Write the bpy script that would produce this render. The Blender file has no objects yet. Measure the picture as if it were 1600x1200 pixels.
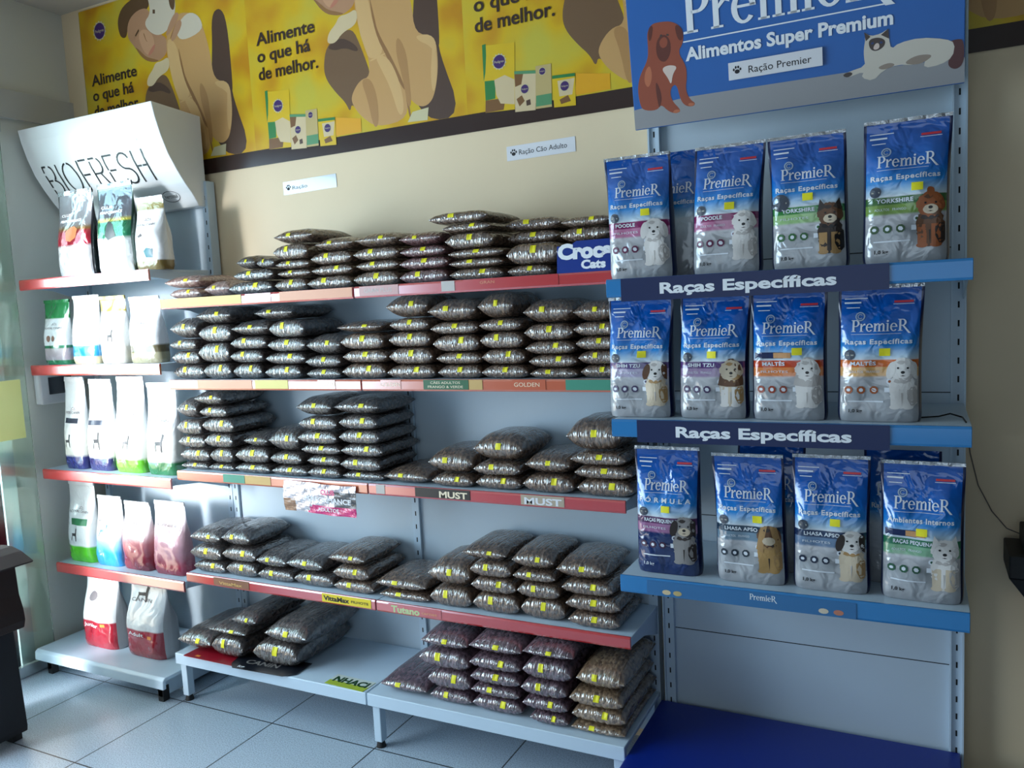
import bpy, bmesh, math, random
from math import sin, cos, pi, sqrt, exp
from mathutils import Vector, Matrix

# ------------------------------------------------------------------ camera, world, lights, exposure
SC = bpy.context.scene
COL = SC.collection
CAM_F, CAM_POS, YAW, PITCH, ROLL = 1271.68, (2.6032, -2.4887, 1.4929), 0.4689, -0.1001, -0.0495
cam = bpy.data.cameras.new('camera')
cam.sensor_fit = 'HORIZONTAL'
cam.sensor_width = 36.0
cam.lens = CAM_F * 36.0 / 1600.0
cam.clip_start = 0.05
cam_ob = bpy.data.objects.new('camera', cam)
COL.objects.link(cam_ob)
_F = Vector((-sin(YAW) * cos(PITCH), cos(YAW) * cos(PITCH), sin(PITCH)))
_r = Vector((cos(YAW), sin(YAW), 0))
_u = _r.cross(_F)
_R = cos(ROLL) * _r + sin(ROLL) * _u
_U = -sin(ROLL) * _r + cos(ROLL) * _u
_M = Matrix((( _R.x, _U.x, -_F.x, CAM_POS[0]), (_R.y, _U.y, -_F.y, CAM_POS[1]), (_R.z, _U.z, -_F.z, CAM_POS[2]), (0, 0, 0, 1)))
cam_ob.matrix_world = _M
SC.camera = cam_ob

SC.view_settings.view_transform = 'Standard'
SC.view_settings.look = 'None'
SC.view_settings.gamma = 1.0
SC.view_settings.use_curve_mapping = False
SC.view_settings.exposure = 0.0

world = bpy.data.worlds.new('daylight')
SC.world = world
world.use_nodes = True
world.node_tree.nodes['Background'].inputs[0].default_value = (0.70, 0.86, 1.0, 1)
world.node_tree.nodes['Background'].inputs[1].default_value = 1.2


def area_light(name, loc, direction, sx, sy, power, color, spread=pi):
    l = bpy.data.lights.new(name, 'AREA')
    l.shape = 'RECTANGLE'
    l.size, l.size_y = sx, sy
    l.energy = power
    l.color = color
    l.spread = spread
    o = bpy.data.objects.new(name, l)
    COL.objects.link(o)
    o.location = loc
    o.rotation_euler = Vector(direction).to_track_quat('-Z', 'Y').to_euler()
    return o


# daylight through the shop entrance in the left wall, then an added beam on the corner unit
area_light('entrance_skylight', (-0.93, -1.80, 1.55), (1, 0.06, -0.22), 2.60, 1.60, 108, (0.50, 0.76, 1.0))
area_light('entrance_ground_light', (-0.95, -1.60, 1.18), (1, 0.06, 0.50), 2.20, 2.20, 44, (1.0, 0.82, 0.60))
area_light('added_corner_beam', (-1.48, -2.62, 1.45), (0.31, 0.95, -0.17), 0.9, 2.2, 34, (0.95, 0.98, 1.0), math.radians(26))  # extra narrow lamp added to brighten the corner unit

# ------------------------------------------------------------------ materials
def lin(c):
    def f(v):
        v /= 255.0
        return v / 12.92 if v <= 0.04045 else ((v + 0.055) / 1.055) ** 2.4
    return (f(c[0]), f(c[1]), f(c[2]), 1.0)


class NT:
    def __init__(s, name):
        s.m = bpy.data.materials.new(name)
        s.m.use_nodes = True
        s.t = s.m.node_tree
        s.b = s.t.nodes['Principled BSDF']

    def n(s, kind, **kw):
        nd = s.t.nodes.new(kind)
        for k, v in kw.items():
            if k.startswith('i_'):
                nd.inputs[k[2:].replace('_', ' ')].default_value = v
            else:
                setattr(nd, k, v)
        return nd

    def l(s, a, ao, b, bi):
        s.t.links.new(a.outputs[ao], b.inputs[bi])


_mats = {}
def mat(name, rgb, rough=0.5, metal=0.0, coat=0.0, spec=0.5, ior=1.5, noise=0.0, nscale=30.0, bump=0.0, bscale=60.0):
    if name in _mats:
        return _mats[name]
    T = NT(name)
    b = T.b
    c = lin(rgb)
    b.inputs['Base Color'].default_value = c
    b.inputs['Roughness'].default_value = rough
    b.inputs['Metallic'].default_value = metal
    b.inputs['Coat Weight'].default_value = coat
    b.inputs['Coat Roughness'].default_value = 0.08 if ior < 1.8 else 0.2
    b.inputs['Coat IOR'].default_value = ior
    b.inputs['Specular IOR Level'].default_value = spec
    if noise or bump:
        tc = T.n('ShaderNodeTexCoord')
    if noise:
        nz = T.n('ShaderNodeTexNoise', i_Scale=nscale, i_Detail=5.0)
        T.l(tc, 'Object', nz, 'Vector')
        mx = T.n('ShaderNodeMix', data_type='RGBA')
        mx.inputs['A'].default_value = tuple(v * (1 - noise) for v in c[:3]) + (1,)
        mx.inputs['B'].default_value = tuple(min(1, v * (1 + noise)) for v in c[:3]) + (1,)
        T.l(nz, 'Fac', mx, 'Factor')
        T.l(mx, 'Result', b, 'Base Color')
    if bump:
        nb = T.n('ShaderNodeTexNoise', i_Scale=bscale, i_Detail=4.0)
        T.l(tc, 'Object', nb, 'Vector')
        bp = T.n('ShaderNodeBump', i_Strength=bump, i_Distance=0.01)
        T.l(nb, 'Fac', bp, 'Height')
        T.l(bp, 'Normal', b, 'Normal')
        T.l(bp, 'Normal', b, 'Coat Normal')
    _mats[name] = T.m
    return T.m


def kibble_mat(name, a, b_, c):
    """clear crinkled film over kibble: voronoi kibbles below, streaky glossy coat above"""
    T = NT(name)
    tc = T.n('ShaderNodeTexCoord')
    vo = T.n('ShaderNodeTexVoronoi', i_Scale=105.0)
    T.l(tc, 'Object', vo, 'Vector')
    sp = T.n('ShaderNodeSeparateColor')
    T.l(vo, 'Color', sp, 'Color')
    rp = T.n('ShaderNodeValToRGB')
    e = rp.color_ramp.elements
    e[0].color, e[1].color = lin(a), lin(c)
    m = e.new(0.5)
    m.color = lin(b_)
    T.l(sp, 'Red', rp, 'Fac')
    T.l(rp, 'Color', T.b, 'Base Color')
    T.b.inputs['Roughness'].default_value = 0.75
    b1 = T.n('ShaderNodeBump', i_Strength=0.7, i_Distance=0.003)
    b1.invert = True
    T.l(vo, 'Distance', b1, 'Height')
    T.l(b1, 'Normal', T.b, 'Normal')
    mp = T.n('ShaderNodeMapping')
    mp.inputs['Scale'].default_value = (1.0, 0.16, 0.22)
    mp.inputs['Rotation'].default_value = (0, 0.25, 0)
    T.l(tc, 'Object', mp, 'Vector')
    nz = T.n('ShaderNodeTexNoise', i_Scale=88.0, i_Detail=2.0, i_Distortion=0.8)
    T.l(mp, 'Vector', nz, 'Vector')
    b2 = T.n('ShaderNodeBump', i_Strength=1.0, i_Distance=0.009)
    T.l(nz, 'Fac', b2, 'Height')
    T.l(b2, 'Normal', T.b, 'Coat Normal')
    T.b.inputs['Coat Weight'].default_value = 1.0
    T.b.inputs['Coat IOR'].default_value = 2.2
    T.b.inputs['Coat Roughness'].default_value = 0.09
    return T.m


def pouch_mat(name, h, stops, rough=0.22, metal=0.0, coat=0.6, bump=0.42):
    """print on a pouch: colour bands up its height"""
    T = NT(name)
    tc = T.n('ShaderNodeTexCoord')
    sx = T.n('ShaderNodeSeparateXYZ')
    T.l(tc, 'Object', sx, 'Vector')
    mr = T.n('ShaderNodeMapRange')
    mr.inputs['From Max'].default_value = h
    T.l(sx, 'Z', mr, 'Value')
    rp = T.n('ShaderNodeValToRGB')
    el = rp.color_ramp.elements
    el[0].position, el[0].color = stops[0][0], lin(stops[0][1])
    el[1].position, el[1].color = stops[-1][0], lin(stops[-1][1])
    for p, c in stops[1:-1]:
        el.new(p).color = lin(c)
    T.l(mr, 'Result', rp, 'Fac')
    T.l(rp, 'Color', T.b, 'Base Color')
    T.b.inputs['Roughness'].default_value = rough
    T.b.inputs['Metallic'].default_value = metal
    T.b.inputs['Coat Weight'].default_value = coat
    T.b.inputs['Coat IOR'].default_value = 1.7
    T.b.inputs['Coat Roughness'].default_value = 0.06
    nz = T.n('ShaderNodeTexNoise', i_Scale=17.0, i_Detail=1.5, i_Distortion=1.4)
    T.l(tc, 'Object', nz, 'Vector')
    bp = T.n('ShaderNodeBump', i_Strength=bump, i_Distance=0.02)
    T.l(nz, 'Fac', bp, 'Height')
    T.l(bp, 'Normal', T.b, 'Normal')
    T.l(bp, 'Normal', T.b, 'Coat Normal')
    return T.m


def floor_mat():
    T = NT('floor_tiles')
    tc = T.n('ShaderNodeTexCoord')
    mp = T.n('ShaderNodeMapping')
    mp.inputs['Location'].default_value = (-0.014, 0.369, 0)
    T.l(tc, 'Object', mp, 'Vector')
    br = T.n('ShaderNodeTexBrick', offset=0.0, squash=1.0)
    br.inputs['Scale'].default_value = 1.0
    br.inputs['Brick Width'].default_value = 0.46
    br.inputs['Row Height'].default_value = 0.46
    br.inputs['Mortar Size'].default_value = 0.0028
    br.inputs['Mortar Smooth'].default_value = 0.2
    br.inputs['Mortar'].default_value = lin((45, 48, 52))
    T.l(mp, 'Vector', br, 'Vector')
    nz = T.n('ShaderNodeTexNoise', i_Scale=260.0, i_Detail=3.0)
    T.l(tc, 'Object', nz, 'Vector')
    rp = T.n('ShaderNodeValToRGB')
    rp.color_ramp.elements[0].position = 0.36
    rp.color_ramp.elements[1].position = 0.56
    rp.color_ramp.elements[0].color = lin((140, 154, 166))
    rp.color_ramp.elements[1].color = lin((188, 202, 214))
    T.l(nz, 'Fac', rp, 'Fac')
    T.l(rp, 'Color', br, 'Color1')
    T.l(rp, 'Color', br, 'Color2')
    T.l(br, 'Color', T.b, 'Base Color')
    T.b.inputs['Roughness'].default_value = 0.3
    return T.m


def print_mat():
    """yellow poster print with soft orange and green blotches"""
    T = NT('banner_print_yellow')
    tc = T.n('ShaderNodeTexCoord')
    nz = T.n('ShaderNodeTexNoise', i_Scale=5.5, i_Detail=1.5)
    T.l(tc, 'Object', nz, 'Vector')
    rp = T.n('ShaderNodeValToRGB')
    e = rp.color_ramp.elements
    e[0].position, e[0].color = 0.32, lin((190, 132, 10))
    e[1].position, e[1].color = 0.72, lin((192, 178, 60))
    e.new(0.5).color = lin((208, 170, 18))
    T.l(nz, 'Fac', rp, 'Fac')
    T.l(rp, 'Color', T.b, 'Base Color')
    T.b.inputs['Roughness'].default_value = 0.28
    return T.m


def glass_mat():
    T = NT('door_glass')
    T.b.inputs['Base Color'].default_value = lin((214, 232, 222))
    T.b.inputs['Roughness'].default_value = 0.02
    T.b.inputs['Transmission Weight'].default_value = 1.0
    T.b.inputs['IOR'].default_value = 1.45
    return T.m


WHITE = mat('white_paint_metal', (194, 212, 226), 0.38, noise=0.03, nscale=8)
PANEL = mat('pale_panel_metal', (190, 205, 216), 0.45, noise=0.04, nscale=5)
SLOT = mat('slot_dark', (16, 18, 22), 0.8)
BLACK = mat('black_plastic', (14, 14, 16), 0.45)
RED = mat('red_price_channel', (190, 36, 40), 0.3, coat=1.0, ior=2.2)
REDG = mat('red_glossy_channel', (190, 36, 40), 0.3, coat=1.0, ior=3.0)
ORANGE = mat('orange_price_channel', (200, 96, 62), 0.3, coat=1.0, ior=2.0)
SILVER = mat('silver_foil', (196, 200, 204), 0.24, metal=0.85, bump=0.3, bscale=50)
STICKER = mat('yellow_price_sticker', (232, 222, 22), 0.55)
INK = mat('black_ink', (24, 22, 26), 0.6)
WINK = mat('white_ink', (232, 236, 240), 0.5)
PAPER = mat('white_paper', (222, 222, 226), 0.6)
NAVY = mat('navy_print', (14, 32, 78), 0.35)
LBLUE = mat('blue_price_channel', (44, 122, 182), 0.25, coat=0.4)
DECKBLUE = mat('deep_blue_board', (0, 36, 132), 0.4)

# ------------------------------------------------------------------ mesh builder
_txt = {}
def text_mesh(s, bold=0.0, sp=1.0):
    """outline text as (verts2d, faces), unit cap height 1, origin at the left end of the baseline"""
    key = (s, bold, sp)
    if key in _txt:
        return _txt[key]
    cu = bpy.data.curves.new('lettering', 'FONT')
    cu.body = s
    cu.size = 1.0
    cu.offset = bold
    cu.space_character = sp
    cu.resolution_u = 3
    ob = bpy.data.objects.new('lettering', cu)
    me = bpy.data.meshes.new_from_object(ob)
    v = [(q.co.x, q.co.y) for q in me.vertices]
    f = [tuple(p.vertices) for p in me.polygons]
    bpy.data.objects.remove(ob)
    bpy.data.curves.remove(cu)
    bpy.data.meshes.remove(me)
    if v:
        x0 = min(a for a, _ in v)
        k = 1.0 / 0.727
        v = [((a - x0) * k, b * k) for a, b in v]
    _txt[key] = (v, f)
    return _txt[key]


def arc(cx, cy, rx, ry, a0, a1, n=14):
    return [(cx + rx * cos(a0 + (a1 - a0) * i / n), cy + ry * sin(a0 + (a1 - a0) * i / n)) for i in range(n + 1)]


def ringsec(cx, cy, rx, ry, ix, iy, a0, a1, n=14):
    """ring sector as quads"""
    o, i = arc(cx, cy, rx, ry, a0, a1, n), arc(cx, cy, ix, iy, a0, a1, n)
    return [[o[k], o[k + 1], i[k + 1], i[k]] for k in range(n)]


def rect(x0, x1, y0, y1):
    return [(x0, y0), (x1, y0), (x1, y1), (x0, y1)]


def glyphs():
    """bracketed serif capitals and small letters for the shelf brand's wordmark: polygons per letter and advance"""
    P = [rect(.09, .25, 0, 1), rect(0, .36, 0, .055), rect(0, .2, .945, 1), rect(.2, .38, .93, 1), rect(.2, .38, .42, .49)]
    P += ringsec(.36, .71, .30, .29, .14, .22, -pi / 2, pi / 2)
    r = [rect(.06, .2, 0, .68), rect(0, .3, 0, .05), rect(0, .1, .63, .68), [(.19, .5), (.19, .4), (.36, .56), (.47, .52), (.45, .69), (.34, .69)]]
    e = ringsec(.29, .34, .29, .35, .15, .28, 0, 1.78 * pi, 20) + [rect(.13, .56, .34, .40)]
    m = [rect(.06, .2, 0, .68), rect(0, .27, 0, .05), rect(0, .1, .63, .68), rect(.4, .54, 0, .5), rect(.33, .61, 0, .05), rect(.74, .88, 0, .5), rect(.67, .95, 0, .05)]
    m += ringsec(.35, .46, .19, .23, .06, .15, 0, pi * .93, 10) + ringsec(.69, .46, .19, .23, .06, .15, 0, pi * .93, 10)
    i = [rect(.07, .21, 0, .68), rect(0, .28, 0, .05), rect(0, .1, .63, .68), arc(.14, .86, .09, .09, 0, 2 * pi, 12)[:-1]]
    R = [list(q) for q in P] + [[(.3, .47), (.46, .47), (.98, -.16), (1.02, -.2), (.82, -.2)]]
    return [(P, .68), (r, .5), (e, .62), (m, .99), (i, .33), (e, .62), (R, .95)]


def soft(pts, n=2):
    """round the corners of an outline"""
    for _ in range(n):
        q = []
        for (ax, ay), (bx, by) in zip(pts, pts[1:] + pts[:1]):
            q += [(ax * .75 + bx * .25, ay * .75 + by * .25), (ax * .25 + bx * .75, ay * .25 + by * .75)]
        pts = q
    return pts


def strokes(b, lines, x, z, h, w, m, fn):
    """thin stroke lettering: polylines in a unit cap-height frame"""
    for pl in lines:
        fine = []
        for (ax, ay), (bx, by) in zip(pl, pl[1:]):
            k = max(1, int(sqrt((bx - ax) ** 2 + (by - ay) ** 2) / .09))
            fine += [(ax + (bx - ax) * i / k, ay + (by - ay) * i / k) for i in range(k)]
        fine.append(pl[-1])
        for (ax, ay), (bx, by) in zip(fine, fine[1:]):
            dx, dy = bx - ax, by - ay
            L = sqrt(dx * dx + dy * dy) or 1
            nx, ny = -dy / L * w / 2, dx / L * w / 2
            ex, ey = dx / L * w * .3, dy / L * w * .3
            q = [(ax - ex + nx, ay - ey + ny), (ax - ex - nx, ay - ey - ny), (bx + ex - nx, by + ey - ny), (bx + ex + nx, by + ey + ny)]
            b.flat([(x + p * h, z + t * h) for p, t in q], m, fn)


class MB:
    def __init__(s):
        s.v, s.f, s.mi, s.ms = [], [], [], []

    def mid(s, m):
        if m not in s.ms:
            s.ms.append(m)
        return s.ms.index(m)

    def add(s, vs, fs, m):
        o, k = len(s.v), s.mid(m)
        s.v += [tuple(q) for q in vs]
        for f in fs:
            s.f.append(tuple(i + o for i in f))
            s.mi.append(k)

    def box(s, x0, x1, y0, y1, z0, z1, m):
        v = [(x, y, z) for x in (x0, x1) for y in (y0, y1) for z in (z0, z1)]
        s.add(v, [(0, 1, 3, 2), (4, 6, 7, 5), (0, 4, 5, 1), (2, 3, 7, 6), (0, 2, 6, 4), (1, 5, 7, 3)], m)

    def prism(s, prof, x0, x1, m, cap=True):
        """a (y, z) outline drawn along x"""
        n = len(prof)
        v = [(x0, y, z) for y, z in prof] + [(x1, y, z) for y, z in prof]
        f = [(i, (i + 1) % n, n + (i + 1) % n, n + i) for i in range(n)]
        if cap:
            f += [tuple(range(n))[::-1], tuple(range(n, 2 * n))]
        s.add(v, f, m)

    def prism_z(s, prof, z0, z1, m):
        """an (x, y) outline drawn along z"""
        n = len(prof)
        v = [(x, y, z0) for x, y in prof] + [(x, y, z1) for x, y in prof]
        f = [(i, (i + 1) % n, n + (i + 1) % n, n + i) for i in range(n)]
        f += [tuple(range(n))[::-1], tuple(range(n, 2 * n))]
        s.add(v, f, m)

    def cyl(s, c, axis, r, h, m, n=14, r2=None):
        r2 = r if r2 is None else r2
        ax = 'xyz'.index(axis)
        a, b = [(1, 2), (0, 2), (0, 1)][ax]
        v = []
        for k, rr in ((0, r), (1, r2)):
            for i in range(n):
                q = [0, 0, 0]
                q[ax] = c[ax] + k * h
                q[a] = c[a] + rr * cos(2 * pi * i / n)
                q[b] = c[b] + rr * sin(2 * pi * i / n)
                v.append(q)
        f = [(i, (i + 1) % n, n + (i + 1) % n, n + i) for i in range(n)]
        f += [tuple(range(n))[::-1], tuple(range(n, 2 * n))]
        s.add(v, f, m)

    def tube(s, pts, r, m, n=6):
        rings = []
        for i, p in enumerate(pts):
            p = Vector(p)
            t = (Vector(pts[min(i + 1, len(pts) - 1)]) - Vector(pts[max(i - 1, 0)])).normalized()
            a = t.orthogonal().normalized() if i == 0 else (a - t * a.dot(t)).normalized()
            b = t.cross(a)
            rings.append([p + r * (cos(2 * pi * k / n) * a + sin(2 * pi * k / n) * b) for k in range(n)])
        v = [q for g in rings for q in g]
        f = []
        for i in range(len(pts) - 1):
            for k in range(n):
                f.append((i * n + k, i * n + (k + 1) % n, (i + 1) * n + (k + 1) % n, (i + 1) * n + k))
        f += [tuple(range(n))[::-1], tuple(range(len(v) - n, len(v)))]
        s.add(v, f, m)

    def flat(s, pts, m, fn, fine=0.0):
        """a filled outline in the print plane; fn maps (x, z) onto the printed surface"""
        if not fine:
            s.add([fn(x, z) for x, z in pts], [tuple(range(len(pts)))], m)
            return
        bm = bmesh.new()
        bm.faces.new([bm.verts.new((x, z, 0)) for x, z in pts])
        bmesh.ops.triangulate(bm, faces=bm.faces[:])
        for _ in range(4):
            long = [e for e in bm.edges if e.calc_length() > fine]
            if not long:
                break
            bmesh.ops.subdivide_edges(bm, edges=long, cuts=1)
            bmesh.ops.triangulate(bm, faces=bm.faces[:])
        bm.verts.index_update()
        s.add([fn(q.co.x, q.co.y) for q in bm.verts], [tuple(w.index for w in f.verts) for f in bm.faces], m)
        bm.free()

    def text(s, t, x, z, h, m, fn, width=None, bold=0.0, sp=1.0, centre=False, slope=0.0):
        v, f = text_mesh(t, bold, sp)
        if not v:
            return
        w = max(a for a, _ in v)
        kx = width / w if width else h
        if centre:
            x -= w * kx / 2
        s.add([fn(x + a * kx, z + b * h + slope * a * kx) for a, b in v], f, m)

    def wordmark(s, x, z, w, h, m, fn, slope=0.0):
        G = glyphs()
        tot = sum(a for _, a in G)
        k, cx = w / tot, x
        for polys, adv in G:
            for p in polys:
                q = [(cx + a * k, z + b * h + slope * (cx + a * k - x)) for a, b in p]
                s.add([fn(a, b) for a, b in q], [tuple(range(len(q)))], m)
            cx += adv * k

    def build(s, name, parent=None, loc=(0, 0, 0), rot=(0, 0, 0), smooth=False):
        me = bpy.data.meshes.new(name)
        me.from_pydata(s.v, [], s.f)
        for m in s.ms:
            me.materials.append(m)
        me.polygons.foreach_set('material_index', s.mi)
        if smooth:
            me.polygons.foreach_set('use_smooth', [True] * len(s.f))
        me.update()
        return link(name, me, parent, loc, rot)


def link(name, data, parent=None, loc=(0, 0, 0), rot=(0, 0, 0)):
    o = bpy.data.objects.new(name, data)
    COL.objects.link(o)
    o.location = loc
    o.rotation_euler = rot
    if parent:
        o.parent = parent
    return o


def tag(o, label, cat, group=None):
    o['label'], o['category'] = label, cat
    if group:
        o['group'] = group
    return o


def thing(name, label, cat, loc=(0, 0, 0), rot=(0, 0, 0), group=None):
    return tag(link(name, None, None, loc, rot), label, cat, group)


def struct(o):
    o['kind'] = 'structure'
    return o


def bevel(o, w=0.003, seg=2):
    md = o.modifiers.new('bevel', 'BEVEL')
    md.width = w
    md.segments = seg
    md.limit_method = 'ANGLE'
    return o


W = 0.92
# ------------------------------------------------------------------ room
XL, YB, ZC = -0.858, 0.04, 2.875
XR, YF = 4.3, -4.4
CREAM = mat('cream_wall_paint', (226, 205, 170), 0.55, noise=0.03, nscale=3)
GREYW = mat('grey_white_wall_paint', (212, 212, 204), 0.6, noise=0.03, nscale=3)
b = MB(); b.box(XL - .6, XR + .3, YF - .3, YB + .12, -0.1, 0, floor_mat()); struct(b.build('floor'))
b = MB(); b.box(XL - .12, XR + .12, YF - .12, YB + .12, ZC, ZC + .1, mat('ceiling_paint', (176, 172, 164), 0.7)); struct(b.build('ceiling'))
b = MB(); b.box(XL - .12, XR + .12, YB, YB + .12, 0, ZC, CREAM); struct(b.build('wall_back'))
b = MB()
b.box(XL - .12, XL, -0.46, YB, 0, ZC, GREYW)
b.box(XL - .12, XL, -3.15, -0.46, 2.37, ZC, GREYW)
b.box(XL - .12, XL, YF, -3.15, 0, ZC, GREYW)
struct(b.build('wall_left'))
DIM = mat('unseen_wall_darkened', (40, 35, 30), 0.7)  # unseen walls darkened to cut the bounced light
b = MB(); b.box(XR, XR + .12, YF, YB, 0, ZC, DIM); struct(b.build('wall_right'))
b = MB()  # unseen wall; its window opening is added for fill light
b.box(XL - .12, 0.8, YF - .12, YF, 0, ZC, DIM)
b.box(3.6, XR + .12, YF - .12, YF, 0, ZC, DIM)
b.box(0.8, 3.6, YF - .12, YF, 0, 0.45, DIM)
b.box(0.8, 3.6, YF - .12, YF, 2.45, ZC, DIM)
struct(b.build('wall_front'))
b = MB(); b.box(XL, XL + .022, -3.2, YB, 2.37, 2.487, mat('lintel_paint', (186, 186, 182), 0.5)); struct(b.build('trim_1'))

ALU = mat('aluminium_frame', (190, 196, 198), 0.3, metal=0.7)
b = MB()
b.box(XL - .1, XL + .012, -0.46, -0.40, 0.0, 2.37, ALU)
b.box(XL - .1, XL + .012, -3.15, -3.09, 0.0, 2.37, ALU)
b.box(XL - .1, XL + .012, -3.09, -0.46, 2.31, 2.37, ALU)
b.box(XL - .1, XL + .004, -3.09, -0.46, 0.0, 0.02, ALU)
struct(b.build('trim_2'))
d = thing('glass_sliding_door', 'pale green glass sliding door leaf parked against the left wall', 'door', (XL + .03, 0, 0))
b = MB(); b.box(0, .008, -1.05, -0.325, 0.02, 2.34, glass_mat()); b.build('glass_pane', d)
b = MB()
b.box(-.008, .016, -1.06, -0.32, 0.004, 0.05, ALU); b.box(-.008, .016, -1.06, -0.32, 2.30, 2.36, ALU)
b.build('metal_rail', d)
b = MB(); b.box(.0085, .0095, -0.60, -0.352, 1.02, 1.27, mat('lime_film', (206, 212, 130), 0.4))
b.build('notice_sticker', d)

# breaker box on the left wall
d = thing('breaker_box', 'white wall box with a dark window, behind the pouches on the left wall', 'electrical box', (XL, 0, 0))
b = MB(); b.box(0, .045, -.27, -.10, 1.148, 1.29, mat('box_plastic', (206, 208, 210), 0.4)); bevel(b.build('housing', d), .006)
b = MB(); b.box(.0455, .049, -.232, -.125, 1.19, 1.265, mat('smoked_window', (40, 46, 54), 0.15)); b.build('window_cover', d)
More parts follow.
